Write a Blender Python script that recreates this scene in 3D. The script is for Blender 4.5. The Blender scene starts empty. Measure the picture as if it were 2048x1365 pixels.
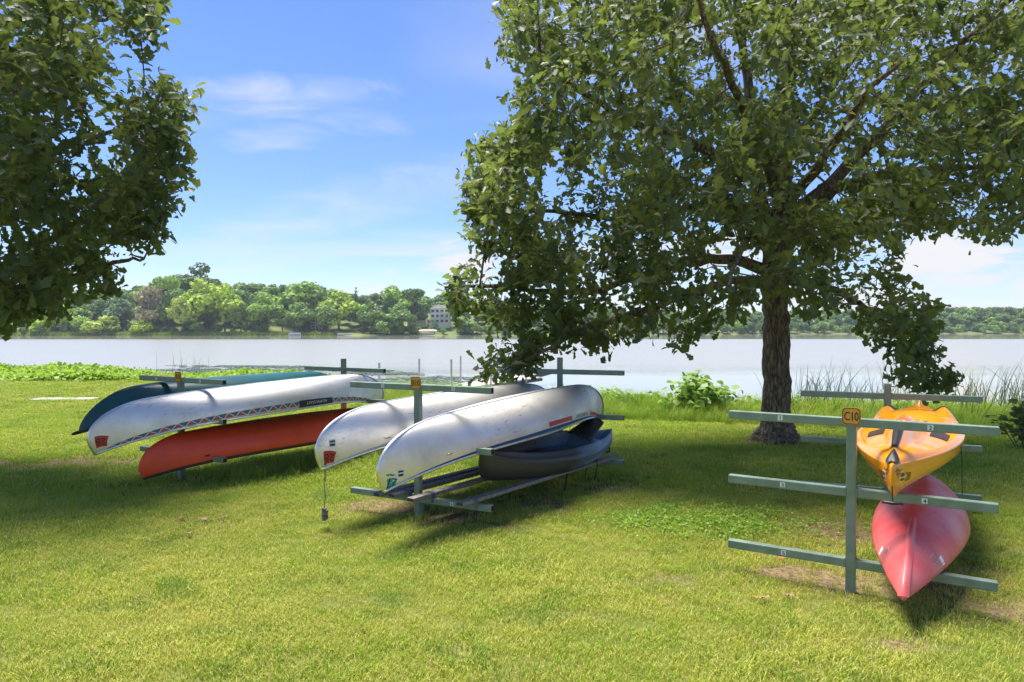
import bpy, bmesh, math, random
import numpy as np
from mathutils import Vector, Matrix, Euler
R = math.radians
random.seed(7)
rng = np.random.default_rng(7)
scene = bpy.context.scene
C = scene.collection

# ------------------------------------------------------------------ camera
H = 1.92            # eye height
F = 1365.0          # focal length in photo pixels
HZ = 660.0          # horizon row
cam_d = bpy.data.cameras.new('camera'); cam_d.lens = 24; cam_d.sensor_width = 36
cam_d.clip_start = 0.05; cam_d.clip_end = 6000
cam = bpy.data.objects.new('camera', cam_d); C.objects.link(cam)
cam.location = (0, 0, H); cam.rotation_euler = (R(90 - 0.944), 0, 0)
scene.camera = cam
def at(px, py, d):  # a point of the place, from where it is seen and how far away it stands
    return Vector(((px - 1024) / F * d, d, H - (py - HZ) / F * d))

# ------------------------------------------------------------------ sky and sun
SUN_EL, SUN_AZ = R(71), math.atan2(-0.22, 0.25)      # azimuth from +Y towards +X
to_sun = Vector((math.cos(SUN_EL) * math.sin(SUN_AZ), math.cos(SUN_EL) * math.cos(SUN_AZ), math.sin(SUN_EL)))
world = bpy.data.worlds.new('World'); scene.world = world; world.use_nodes = True
def build_world():
    nt = world.node_tree; N = nt.nodes; L = nt.links
    for n in list(N): N.remove(n)
    def nd(t, **k):
        n = N.new(t)
        for a, b in k.items(): setattr(n, a, b)
        return n
    def math_(op, a, b=None, c=None):
        n = nd('ShaderNodeMath', operation=op)
        for i, v in enumerate((a, b, c)):
            if v is None: continue
            if isinstance(v, (int, float)): n.inputs[i].default_value = v
            else: L.new(v, n.inputs[i])
        return n.outputs[0]
    out = nd('ShaderNodeOutputWorld'); bg = nd('ShaderNodeBackground')
    sky = nd('ShaderNodeTexSky', sky_type='NISHITA', sun_disc=False)
    sky.sun_elevation = SUN_EL; sky.sun_rotation = SUN_AZ % (2 * math.pi)
    sky.air_density = 1.0; sky.dust_density = 0.2; sky.ozone_density = 3.0
    hs = nd('ShaderNodeHueSaturation'); hs.inputs['Saturation'].default_value = 1.08; hs.inputs['Value'].default_value = 0.95
    tn = nd('ShaderNodeMix', data_type='RGBA', blend_type='MULTIPLY'); tn.inputs['Factor'].default_value = 1; tn.inputs['B'].default_value = (.84, .87, 1.08, 1)
    L.new(sky.outputs[0], tn.inputs['A']); L.new(tn.outputs['Result'], hs.inputs['Color'])
    tc = nd('ShaderNodeTexCoord'); sp = nd('ShaderNodeSeparateXYZ'); L.new(tc.outputs['Generated'], sp.inputs[0])
    x, y, z = sp.outputs
    zc = math_('ADD', math_('MAXIMUM', z, 0.0), 0.10)
    u = math_('DIVIDE', x, zc); v = math_('DIVIDE', y, zc)
    cb = nd('ShaderNodeCombineXYZ'); L.new(u, cb.inputs[0]); L.new(v, cb.inputs[1])
    mp = nd('ShaderNodeMapping'); L.new(cb.outputs[0], mp.inputs[0])
    mp.inputs['Rotation'].default_value = (0, 0, R(-14)); mp.inputs['Scale'].default_value = (0.34, 1.0, 1)
    mp.inputs['Location'].default_value = (3.1, 1.7, 0)
    n1 = nd('ShaderNodeTexNoise'); n1.inputs['Scale'].default_value = 0.75; n1.inputs['Detail'].default_value = 7; n1.inputs['Roughness'].default_value = 0.5
    n1.inputs['Distortion'].default_value = 0.6
    L.new(mp.outputs[0], n1.inputs['Vector'])
    r1 = nd('ShaderNodeMapRange', interpolation_type='SMOOTHSTEP'); L.new(n1.outputs['Fac'], r1.inputs[0])
    r1.inputs[1].default_value = 0.46; r1.inputs[2].default_value = 0.78; r1.inputs[3].default_value = 0.0; r1.inputs[4].default_value = 0.7
    # puffy cloud bank low over the land
    mp2 = nd('ShaderNodeMapping'); L.new(tc.outputs['Generated'], mp2.inputs[0]); mp2.inputs['Scale'].default_value = (1, 1, 2.4)
    mp2.inputs['Location'].default_value = (0.35, 0.1, 0.03)
    n2 = nd('ShaderNodeTexNoise'); n2.inputs['Scale'].default_value = 5.2; n2.inputs['Detail'].default_value = 6; n2.inputs['Roughness'].default_value = 0.52
    L.new(mp2.outputs[0], n2.inputs['Vector'])
    lowband = nd('ShaderNodeMapRange', interpolation_type='SMOOTHSTEP'); L.new(z, lowband.inputs[0])
    lowband.inputs[1].default_value = 0.05; lowband.inputs[2].default_value = 0.20; lowband.inputs[3].default_value = 0.05; lowband.inputs[4].default_value = -0.2
    s2 = math_('ADD', n2.outputs['Fac'], lowband.outputs[0])
    r2 = nd('ShaderNodeMapRange', interpolation_type='SMOOTHSTEP'); L.new(s2, r2.inputs[0])
    r2.inputs[1].default_value = 0.55; r2.inputs[2].default_value = 0.70; r2.inputs[3].default_value = 0.0; r2.inputs[4].default_value = 0.9
    cl = math_('MAXIMUM', r1.outputs[0], r2.outputs[0])
    # single wisps and puffs of cloud over the far shore, each at its own bearing and height
    yy = math_('MAXIMUM', y, 0.05); ga = math_('DIVIDE', x, yy); gb = math_('DIVIDE', z, yy); front = math_('GREATER_THAN', y, 0.05)
    n3 = nd('ShaderNodeTexNoise'); n3.inputs['Detail'].default_value = 7; n3.inputs['Roughness'].default_value = .6; n3.inputs['Scale'].default_value = 11.0; n3.inputs['Distortion'].default_value = .8
    mp3 = nd('ShaderNodeMapping'); L.new(tc.outputs['Generated'], mp3.inputs[0]); mp3.inputs['Scale'].default_value = (.6, .6, 2.2); L.new(mp3.outputs[0], n3.inputs['Vector'])
    for a0, b0, sa, sb, tilt, amp, soft in ((-.31, .345, .13, .028, .04, .75, 1.), (-.215, .305, .065, .018, -.1, .55, 1.), (-.35, .278, .075, .020, .05, .6, 1.), (-.27, .175, .20, .034, .28, .55, 1.), (-.43, .115, .11, .022, -.05, .6, 1.), (-.10, .22, .16, .03, .25, .35, 1.), (-.52, .30, .12, .02, .1, .3, 1.),
                                            (.655, .095, .13, .050, 0., 1.1, .5), (-.07, .097, .07, .034, 0., 1.1, .5), (.80, .075, .10, .035, 0., .9, .5), (.30, .12, .10, .03, 0., .8, .5)):
        da = math_('SUBTRACT', ga, a0); db = math_('SUBTRACT', math_('SUBTRACT', gb, b0), math_('MULTIPLY', da, tilt))
        q = math_('ADD', math_('POWER', math_('ABSOLUTE', math_('DIVIDE', da, sa)), 2.0), math_('POWER', math_('ABSOLUTE', math_('DIVIDE', db, sb)), 2.0))
        v_ = math_('SUBTRACT', math_('ADD', 1.0, math_('MULTIPLY', math_('SUBTRACT', n3.outputs['Fac'], .5), 6.5 if soft == 1. else 4.0)), q)
        rr = nd('ShaderNodeMapRange', interpolation_type='SMOOTHSTEP'); L.new(v_, rr.inputs[0]); rr.inputs[1].default_value = -1.0 if soft == 1. else 0.; rr.inputs[2].default_value = 2.6 if soft == 1. else .8; rr.inputs[3].default_value = 0.; rr.inputs[4].default_value = min(amp, 1.) * (.72 if soft == 1. else 1.)
        cl = math_('MAXIMUM', cl, math_('MULTIPLY', rr.outputs[0], front))
    mx = nd('ShaderNodeMix', data_type='RGBA'); L.new(cl, mx.inputs['Factor']); L.new(hs.outputs[0], mx.inputs['A'])
    mx.inputs['B'].default_value = (5.0, 5.0, 5.15, 1)
    L.new(mx.outputs['Result'], bg.inputs['Color']); bg.inputs['Strength'].default_value = 0.075
    L.new(bg.outputs[0], out.inputs[0])
build_world()
sun_d = bpy.data.lights.new('sun', 'SUN'); sun_d.energy = 3.9; sun_d.angle = R(26.0); sun_d.color = (1, 0.95, 0.87)
sun = bpy.data.objects.new('sun', sun_d); C.objects.link(sun)
sun.rotation_euler = to_sun.to_track_quat('Z', 'Y').to_euler()
vs = scene.view_settings
vs.view_transform = 'Standard'; vs.look = 'None'; vs.gamma = 1; vs.exposure = 1.3; vs.use_curve_mapping = False
scene.cycles.use_denoising = True
scene.cycles.max_bounces = 7; scene.cycles.diffuse_bounces = 4; scene.cycles.glossy_bounces = 3
scene.cycles.transmission_bounces = 4; scene.cycles.transparent_max_bounces = 6
scene.cycles.caustics_reflective = False; scene.cycles.caustics_refractive = False

# ------------------------------------------------------------------ materials
def mat(name, col=(0.5, 0.5, 0.5), rough=0.5, metal=0.0, spec=0.5, var=0.0, scale=6.0, bump=0.0, bscale=60.0, col2=None, detail=5, coat=0.0, rvar=0.0):
    m = bpy.data.materials.new(name); m.use_nodes = True
    nt = m.node_tree; N = nt.nodes; L = nt.links; b = N['Principled BSDF']
    b.inputs['Base Color'].default_value = (*col, 1); b.inputs['Roughness'].default_value = rough
    b.inputs['Metallic'].default_value = metal; b.inputs['Specular IOR Level'].default_value = spec
    b.inputs['Coat Weight'].default_value = coat
    tc = N.new('ShaderNodeTexCoord')
    if var > 0 or col2:
        n = N.new('ShaderNodeTexNoise'); n.inputs['Scale'].default_value = scale; n.inputs['Detail'].default_value = detail
        L.new(tc.outputs['Object'], n.inputs['Vector'])
        r = N.new('ShaderNodeValToRGB'); c2 = col2 or tuple(max(0, c * (1 - var)) for c in col)
        r.color_ramp.elements[0].position = 0.33; r.color_ramp.elements[1].position = 0.68
        r.color_ramp.elements[0].color = (*c2, 1); r.color_ramp.elements[1].color = (*[min(1, c * (1 + (0 if col2 else var))) for c in col], 1)
        L.new(n.outputs['Fac'], r.inputs[0]); L.new(r.outputs[0], b.inputs['Base Color'])
        if rvar:
            mr = N.new('ShaderNodeMapRange'); L.new(n.outputs['Fac'], mr.inputs[0])
            mr.inputs[1].default_value = 0.3; mr.inputs[2].default_value = 0.7
            mr.inputs[3].default_value = rough - rvar; mr.inputs[4].default_value = rough + rvar
            L.new(mr.outputs[0], b.inputs['Roughness'])
    if bump > 0:
        n = N.new('ShaderNodeTexNoise'); n.inputs['Scale'].default_value = bscale; n.inputs['Detail'].default_value = 4
        L.new(tc.outputs['Object'], n.inputs['Vector'])
        bp = N.new('ShaderNodeBump'); bp.inputs['Strength'].default_value = bump; bp.inputs['Distance'].default_value = 0.01
        L.new(n.outputs['Fac'], bp.inputs['Height']); L.new(bp.outputs[0], b.inputs['Normal'])
    return m

def aluminium(name, tint=(0.80, 0.80, 0.79), seed=0.0):
    m = bpy.data.materials.new(name); m.use_nodes = True
    nt = m.node_tree; N = nt.nodes; L = nt.links; b = N['Principled BSDF']
    b.inputs['Metallic'].default_value = 0.96
    tc = N.new('ShaderNodeTexCoord')
    mp = N.new('ShaderNodeMapping'); mp.inputs['Location'].default_value = (seed, seed * .7, 0); L.new(tc.outputs['Object'], mp.inputs[0])
    n = N.new('ShaderNodeTexNoise'); n.inputs['Scale'].default_value = 3.0; n.inputs['Detail'].default_value = 8; n.inputs['Roughness'].default_value = .65
    L.new(mp.outputs[0], n.inputs[0])
    r = N.new('ShaderNodeValToRGB'); e = r.color_ramp.elements
    e[0].position = .28; e[0].color = (*[c * .80 for c in tint], 1); e[1].position = .62; e[1].color = (*tint, 1)
    L.new(n.outputs['Fac'], r.inputs[0])
    # scuffs: thin dark scratches, mostly along the keel side
    mp2 = N.new('ShaderNodeMapping'); mp2.inputs['Scale'].default_value = (5, 60, 60); mp2.inputs['Location'].default_value = (seed, 0, 0); mp2.inputs['Rotation'].default_value = (0, .12, .1)
    L.new(tc.outputs['Object'], mp2.inputs[0])
    n2 = N.new('ShaderNodeTexNoise'); n2.inputs['Scale'].default_value = 1.0; n2.inputs['Detail'].default_value = 3; L.new(mp2.outputs[0], n2.inputs[0])
    sr = N.new('ShaderNodeMapRange'); L.new(n2.outputs['Fac'], sr.inputs[0]); sr.inputs[1].default_value = .60; sr.inputs[2].default_value = .70
    n3 = N.new('ShaderNodeTexNoise'); n3.inputs['Scale'].default_value = 2.2; n3.inputs['Detail'].default_value = 3; L.new(mp.outputs[0], n3.inputs[0])
    s3 = N.new('ShaderNodeMapRange'); L.new(n3.outputs['Fac'], s3.inputs[0]); s3.inputs[1].default_value = .48; s3.inputs[2].default_value = .66
    mu = N.new('ShaderNodeMath'); mu.operation = 'MULTIPLY'; L.new(sr.outputs[0], mu.inputs[0]); L.new(s3.outputs[0], mu.inputs[1])
    mx = N.new('ShaderNodeMix'); mx.data_type = 'RGBA'; L.new(mu.outputs[0], mx.inputs['Factor']); L.new(r.outputs[0], mx.inputs['A']); mx.inputs['B'].default_value = (.22, .22, .22, 1)
    L.new(mx.outputs['Result'], b.inputs['Base Color'])
    rr = N.new('ShaderNodeMapRange'); L.new(n.outputs['Fac'], rr.inputs[0]); rr.inputs[1].default_value = .3; rr.inputs[2].default_value = .7; rr.inputs[3].default_value = .60; rr.inputs[4].default_value = .44
    L.new(rr.outputs[0], b.inputs['Roughness'])
    bp = N.new('ShaderNodeBump'); bp.inputs['Strength'].default_value = .10; bp.inputs['Distance'].default_value = .02
    n4 = N.new('ShaderNodeTexNoise'); n4.inputs['Scale'].default_value = 5.0; n4.inputs['Detail'].default_value = 2; L.new(mp.outputs[0], n4.inputs[0])
    L.new(n4.outputs['Fac'], bp.inputs['Height']); L.new(bp.outputs[0], b.inputs['Normal'])
    return m

M = {}
M['rack'] = mat('rack_green_paint', (0.185, 0.255, 0.185), .42, var=.16, scale=9, bump=.08, bscale=120, rvar=.1)
def chips(m, col, scale, lo):
    nt = m.node_tree; N = nt.nodes; L = nt.links; b = N['Principled BSDF']; src = b.inputs['Base Color'].links[0].from_socket
    tc = N.new('ShaderNodeTexCoord'); mp = N.new('ShaderNodeMapping'); mp.inputs['Scale'].default_value = scale; L.new(tc.outputs['Object'], mp.inputs[0])
    n = N.new('ShaderNodeTexNoise'); n.inputs['Scale'].default_value = 1; n.inputs['Detail'].default_value = 6; n.inputs['Roughness'].default_value = .7; L.new(mp.outputs[0], n.inputs[0])
    r = N.new('ShaderNodeMapRange'); L.new(n.outputs['Fac'], r.inputs[0]); r.inputs[1].default_value = lo; r.inputs[2].default_value = lo + .06; r.inputs[4].default_value = .75
    mx = N.new('ShaderNodeMix'); mx.data_type = 'RGBA'; L.new(r.outputs[0], mx.inputs['Factor']); L.new(src, mx.inputs['A']); mx.inputs['B'].default_value = (*col, 1); L.new(mx.outputs['Result'], b.inputs['Base Color'])
chips(M['rack'], (.42, .42, .36), (7, 30, 30), .64)
M['hollow_shade'] = mat('painted_hollow_shade', (0.012, 0.014, 0.012), .9)  # painted shade for hollows that are not modelled
M['sign'] = mat('sign_yellow', (0.72, 0.33, 0.03), .45, var=.12, scale=14)
M['black'] = mat('black_print', (0.012, 0.012, 0.013), .5)
M['white'] = mat('white_plate', (0.72, 0.72, 0.70), .5, var=.08, scale=30)
M['alu1'] = aluminium('aluminium_scuffed', (.74, .715, .665), 1.3)
M['alu2'] = aluminium('aluminium_dull', (.69, .67, .635), 5.1)
M['alu3'] = aluminium('aluminium_bright', (.75, .72, .665), 9.7)
M['alu_trim'] = mat('aluminium_trim', (.70, .70, .69), .4, metal=1, var=.1, scale=12)
M['red_hull'] = mat('red_hull_plastic', (0.85, 0.07, 0.018), .40, var=.12, scale=3, bump=.05, bscale=15)
M['black_trim'] = mat('black_vinyl', (0.016, 0.016, 0.017), .42)
M['green_hull'] = mat('dark_teal_hull', (0.010, 0.085, 0.076), .30, var=.18, scale=3, bump=.04, bscale=14)
M['yellow_hull'] = mat('orange_yellow_plastic', (0.86, 0.30, 0.008), .22, var=.05, scale=3, coat=.35)
M['orange_in'] = mat('orange_plastic_well', (0.75, 0.16, 0.01), .3)
M['red_kayak'] = mat('faded_red_plastic', (0.64, 0.055, 0.055), .44, col2=(0.70, 0.17, 0.165), scale=2.6, detail=8, rvar=.08, bump=.05, bscale=10)
chips(M['red_kayak'], (.16, .07, .07), (4, 30, 30), .63); chips(M['yellow_hull'], (.45, .17, .03), (4, 26, 26), .66); chips(M['red_hull'], (.30, .03, .02), (3, 30, 30), .65); chips(M['green_hull'], (.10, .17, .17), (3, 30, 30), .66)
M['black_pad'] = mat('black_foam_pad', (0.02, 0.021, 0.023), .38, bump=.3, bscale=160)
M['wood'] = mat('weathered_grey_plank', (0.30, 0.275, 0.245), .8, col2=(0.16, 0.14, 0.12), scale=22, bump=.5, bscale=45)
M['wood_end'] = mat('plank_end_grain', (0.07, 0.05, 0.035), .9, var=.3, scale=40)
M['rope'] = mat('grey_rope', (0.20, 0.18, 0.15), .9, var=.35, scale=90, bump=.5, bscale=200)
M['rope_purple'] = mat('purple_cord', (0.13, 0.12, 0.24), .8, var=.3, scale=90)
M['rope_black'] = mat('black_cord', (0.015, 0.015, 0.015), .7)
M['st_red'] = mat('red_sticker', (0.50, 0.03, 0.025), .5)
M['st_maroon'] = mat('maroon_sticker', (0.30, 0.03, 0.04), .5)
M['st_teal'] = mat('teal_sticker', (0.03, 0.32, 0.32), .5)
M['st_pale'] = mat('faded_pale_sticker', (0.42, 0.55, 0.50), .6, var=.2, scale=40)
M['st_navy'] = mat('navy_print', (0.02, 0.035, 0.09), .5)
M['st_blue'] = mat('blue_stripe', (0.015, 0.06, 0.20), .45)
M['st_redstripe'] = mat('red_stripe', (0.45, 0.03, 0.03), .45)
M['bark'] = mat('oak_bark', (0.115, 0.085, 0.062), .95, col2=(0.045, 0.032, 0.024), scale=7, bump=1.0, bscale=14)
M['dock_deck'] = mat('dock_boards', (0.52, 0.48, 0.44), .8, var=.12, scale=5)
M['dock_post'] = mat('galvanised_post', (0.55, 0.55, 0.54), .5, metal=.3, var=.1)
M['dock_frame'] = mat('dark_dock_frame', (0.06, 0.058, 0.055), .6)
M['concrete'] = mat('pale_concrete', (0.42, 0.39, 0.35), .9, var=.15, scale=3, bump=.3)

def bark_mat():
    m = M['bark']; nt = m.node_tree; N = nt.nodes; L = nt.links; b = N['Principled BSDF']
    for l in list(nt.links):
        if l.to_node == b: nt.links.remove(l)
    tc = N.new('ShaderNodeTexCoord'); mp = N.new('ShaderNodeMapping'); mp.inputs['Scale'].default_value = (16, 16, 3.2); L.new(tc.outputs['Object'], mp.inputs[0])
    n0 = N.new('ShaderNodeTexNoise'); n0.inputs['Scale'].default_value = 1.2; n0.inputs['Detail'].default_value = 3; L.new(mp.outputs[0], n0.inputs[0])
    vm = N.new('ShaderNodeVectorMath'); vm.operation = 'ADD'; L.new(mp.outputs[0], vm.inputs[0]); L.new(n0.outputs['Color'], vm.inputs[1])
    vo = N.new('ShaderNodeTexVoronoi'); vo.feature = 'DISTANCE_TO_EDGE'; vo.inputs['Scale'].default_value = 1.1; L.new(vm.outputs[0], vo.inputs['Vector'])
    n1 = N.new('ShaderNodeTexNoise'); n1.inputs['Scale'].default_value = 2.5; n1.inputs['Detail'].default_value = 6; L.new(mp.outputs[0], n1.inputs[0])
    ad = N.new('ShaderNodeMath'); ad.operation = 'MULTIPLY_ADD'; L.new(vo.outputs['Distance'], ad.inputs[0]); ad.inputs[1].default_value = 1.3; L.new(n1.outputs['Fac'], ad.inputs[2])
    r = N.new('ShaderNodeValToRGB'); e = r.color_ramp.elements; e[0].position = .42; e[0].color = (.055, .038, .025, 1); e[1].position = .95; e[1].color = (.31, .225, .155, 1)
    L.new(ad.outputs[0], r.inputs[0]); L.new(r.outputs[0], b.inputs['Base Color'])
    bp = N.new('ShaderNodeBump'); bp.inputs['Strength'].default_value = .9; bp.inputs['Distance'].default_value = .03
    L.new(ad.outputs[0], bp.inputs['Height']); L.new(bp.outputs[0], b.inputs['Normal'])
bark_mat()

def leaf_mat(name, dark, light, trans, tfac=.34, rough=.40, spec=.5, attr='rnd', objcol=False):
    m = bpy.data.materials.new(name); m.use_nodes = True
    nt = m.node_tree; N = nt.nodes; L = nt.links; b = N['Principled BSDF']; out = N['Material Output']
    if objcol:
        at_ = N.new('ShaderNodeAttribute'); at_.attribute_name = 'rnd'
    else:
        at_ = N.new('ShaderNodeAttribute'); at_.attribute_name = attr
    mx = N.new('ShaderNodeMix'); mx.data_type = 'RGBA'; L.new(at_.outputs['Fac'], mx.inputs['Factor'])
    mx.inputs['A'].default_value = (*dark, 1); mx.inputs['B'].default_value = (*light, 1)
    col = mx.outputs['Result']
    if objcol:
        oi = N.new('ShaderNodeObjectInfo'); mu = N.new('ShaderNodeMix'); mu.data_type = 'RGBA'; mu.blend_type = 'MULTIPLY'; mu.inputs['Factor'].default_value = 1
        L.new(col, mu.inputs['A']); L.new(oi.outputs['Color'], mu.inputs['B']); col = mu.outputs['Result']
    L.new(col, b.inputs['Base Color']); b.inputs['Roughness'].default_value = rough; b.inputs['Specular IOR Level'].default_value = spec
    if tfac > 0:
        t = N.new('ShaderNodeBsdfTranslucent')
        if objcol:
            m3 = N.new('ShaderNodeMix'); m3.data_type = 'RGBA'; m3.blend_type = 'MULTIPLY'; m3.inputs['Factor'].default_value = 1
            L.new(col, m3.inputs['A']); m3.inputs['B'].default_value = (*trans, 1); L.new(m3.outputs['Result'], t.inputs['Color'])
        else: t.inputs['Color'].default_value = (*trans, 1)
        ms = N.new('ShaderNodeMixShader'); ms.inputs[0].default_value = tfac
        L.new(b.outputs[0], ms.inputs[1]); L.new(t.outputs[0], ms.inputs[2]); L.new(ms.outputs[0], out.inputs['Surface'])
    return m
M['oak_leaf'] = leaf_mat('oak_leaf', (0.040, 0.068, 0.018), (0.100, 0.138, 0.034), (0.29, 0.37, 0.07), .36, .48, .4)
M['shrub_leaf'] = leaf_mat('shrub_leaf', (0.12, 0.23, 0.035), (0.24, 0.38, 0.07), (0.36, 0.55, 0.07), .38, .5)
M['weed_leaf'] = leaf_mat('weed_leaf', (0.16, 0.31, 0.03), (0.32, 0.48, 0.05), (0.42, 0.6, 0.06), .4, .5)
M['far_leaf'] = leaf_mat('far_foliage', (0.85, 0.82, 0.70), (2.0, 1.9, 1.4), (1.5, 1.5, 1.0), .25, .6, .3, objcol=True)
M['reed'] = leaf_mat('reed_blade', (0.05, 0.085, 0.03), (0.14, 0.17, 0.06), (0.22, 0.3, 0.08), .3, .5)
M['stem'] = mat('green_stem', (0.10, 0.14, 0.04), .6)
M['far_trunk'] = mat('far_trunk', (0.10, 0.085, 0.07), .9)

def grass_mat(name, lush, dry, dark, tf=.42):
    """blade colour from patches of lush, dry and dark turf across the lawn"""
    m = bpy.data.materials.new(name); m.use_nodes = True
    nt = m.node_tree; N = nt.nodes; L = nt.links; b = N['Principled BSDF']; out = N['Material Output']
    g = N.new('ShaderNodeNewGeometry'); oi = N.new('ShaderNodeObjectInfo')
    def noise(s, d=3):
        n = N.new('ShaderNodeTexNoise'); n.inputs['Scale'].default_value = s; n.inputs['Detail'].default_value = d; L.new(g.outputs['Position'], n.inputs['Vector']); return n.outputs['Fac']
    def rng_(v, a, c, o0=0., o1=1.):
        r = N.new('ShaderNodeMapRange'); r.interpolation_type = 'SMOOTHSTEP'; L.new(v, r.inputs[0])
        for i, q in enumerate((a, c, o0, o1)): r.inputs[i + 1].default_value = q
        return r.outputs[0]
    def m_(op, a, c):
        n = N.new('ShaderNodeMath'); n.operation = op
        for i, v in enumerate((a, c)):
            if isinstance(v, (int, float)): n.inputs[i].default_value = v
            else: L.new(v, n.inputs[i])
        return n.outputs[0]
    def mix(f, a, c):
        n = N.new('ShaderNodeMix'); n.data_type = 'RGBA'; L.new(f, n.inputs['Factor'])
        for k, v in (('A', a), ('B', c)):
            if isinstance(v, tuple): n.inputs[k].default_value = (*v, 1)
            else: L.new(v, n.inputs[k])
        return n.outputs['Result']
    sp = N.new('ShaderNodeSeparateXYZ'); L.new(g.outputs['Position'], sp.inputs[0])
    near = rng_(sp.outputs[1], 4.0, 10.0, .15, -.06)
    d = m_('ADD', noise(.55, 4), near)
    d = m_('ADD', d, m_('MULTIPLY', m_('SUBTRACT', oi.outputs['Random'], .5), .34))
    d = m_('ADD', d, m_('MULTIPLY', m_('SUBTRACT', g.outputs['Random Per Island'], .5), .62))
    d = m_('ADD', d, m_('MULTIPLY', m_('SUBTRACT', noise(2.6, 3), .5), .55))
    c = mix(rng_(d, .42, .78), lush, dry)
    dk = m_('ADD', noise(1.7, 4), m_('MULTIPLY', m_('SUBTRACT', oi.outputs['Random'], .5), .2))
    dk = m_('ADD', dk, m_('MULTIPLY', m_('SUBTRACT', g.outputs['Random Per Island'], .5), -.16))
    c = mix(rng_(dk, .54, .70, 0., .85), c, dark)
    straw = rng_(g.outputs['Random Per Island'], .90, .93, 0., .75); c = mix(straw, c, (.62, .50, .24))
    L.new(c, b.inputs['Base Color']); b.inputs['Roughness'].default_value = .55; b.inputs['Specular IOR Level'].default_value = .3
    t = N.new('ShaderNodeBsdfTranslucent'); L.new(c, t.inputs['Color'])
    ms = N.new('ShaderNodeMixShader'); ms.inputs[0].default_value = tf
    L.new(b.outputs[0], ms.inputs[1]); L.new(t.outputs[0], ms.inputs[2]); L.new(ms.outputs[0], out.inputs['Surface'])
    return m
M['grass'] = grass_mat('lawn_blades', (0.34, 0.47, 0.034), (0.62, 0.60, 0.13), (0.20, 0.34, 0.030))
M['tall_grass'] = grass_mat('tall_bank_blades', (0.27, 0.44, 0.035), (0.42, 0.48, 0.07), (0.15, 0.29, 0.03))

# ------------------------------------------------------------------ mesh helpers
class MB:
    def __init__(s): s.v = []; s.f = []; s.mi = []; s.cur = 0
    def add(s, vs, fs):
        o = len(s.v); s.v += [tuple(v) for v in vs]; s.f += [tuple(i + o for i in f) for f in fs]; s.mi += [s.cur] * len(fs); return s
    def box(s, c, d, rot=None, bev=0.0):
        hx, hy, hz = d[0] / 2, d[1] / 2, d[2] / 2
        if bev <= 0:
            vs = [Vector((x, y, z)) for x in (-hx, hx) for y in (-hy, hy) for z in (-hz, hz)]
            fs = [(0, 1, 3, 2), (4, 6, 7, 5), (0, 4, 5, 1), (2, 3, 7, 6), (0, 2, 6, 4), (1, 5, 7, 3)]
        else:
            bm = bmesh.new(); bmesh.ops.create_cube(bm, size=1)
            for v in bm.verts: v.co = Vector((v.co.x * d[0], v.co.y * d[1], v.co.z * d[2]))
            bmesh.ops.bevel(bm, geom=bm.edges[:], offset=bev, segments=2, affect='EDGES', profile=.5)
            bm.verts.index_update(); vs = [v.co.copy() for v in bm.verts]; fs = [[v.index for v in f.verts] for f in bm.faces]; bm.free()
        c = Vector(c)
        return s.add([(rot @ v if rot else v) + c for v in vs], fs)
    def tube(s, pts, rad, n=6, cap=True):
        pts = [Vector(p) for p in pts]; k = len(pts)
        rad = rad if hasattr(rad, '__len__') else [rad] * k
        vs = []; fs = []; up = Vector((0, 0, 1)); prev = None
        for i, p in enumerate(pts):
            t = (pts[min(i + 1, k - 1)] - pts[max(i - 1, 0)]).normalized()
            if prev is None:
                a = t.cross(up if abs(t.z) < .9 else Vector((1, 0, 0))).normalized()
            else: a = (prev - t * prev.dot(t)).normalized()
            prev = a; b = t.cross(a)
            for j in range(n):
                q = 2 * math.pi * j / n; vs.append(p + (a * math.cos(q) + b * math.sin(q)) * rad[i])
        for i in range(k - 1):
            for j in range(n):
                fs.append((i * n + j, i * n + (j + 1) % n, (i + 1) * n + (j + 1) % n, (i + 1) * n + j))
        if cap: fs += [tuple(reversed(range(n))), tuple((k - 1) * n + j for j in range(n))]
        return s.add(vs, fs)
    def grid(s, P):   # P[i][j] points
        ni, nj = len(P), len(P[0])
        return s.add([p for r in P for p in r], [(i * nj + j, (i + 1) * nj + j, (i + 1) * nj + j + 1, i * nj + j + 1) for i in range(ni - 1) for j in range(nj - 1)])
    def build(s, name, mats, parent=None, smooth=False, loc=None, rot=None, sharp=None):
        me = bpy.data.meshes.new(name); me.from_pydata(s.v, [], s.f)
        mats = mats if isinstance(mats, (list, tuple)) else [mats]
        for m in mats: me.materials.append(m)
        if len(mats) > 1: me.polygons.foreach_set('material_index', s.mi)
        if smooth: me.polygons.foreach_set('use_smooth', [True] * len(me.polygons))
        me.update()
        if sharp: me.set_sharp_from_angle(angle=R(sharp))
        return link(name, me, parent, loc, rot)
def link(name, me, parent=None, loc=None, rot=None):
    o = bpy.data.objects.new(name, me); C.objects.link(o); o.parent = parent
    if loc is not None: o.location = loc
    if rot is not None: o.rotation_euler = rot
    return o
def tag(o, label=None, cat=None, group=None, kind=None):
    for k, v in (('label', label), ('category', cat), ('group', group), ('kind', kind)):
        if v: o[k] = v
    return o
def empty(name, loc, rz=0.0, **k):
    o = bpy.data.objects.new(name, None); C.objects.link(o); o.location = loc; o.rotation_euler = (0, 0, rz); o.empty_display_size = .1
    return tag(o, **k)
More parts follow.
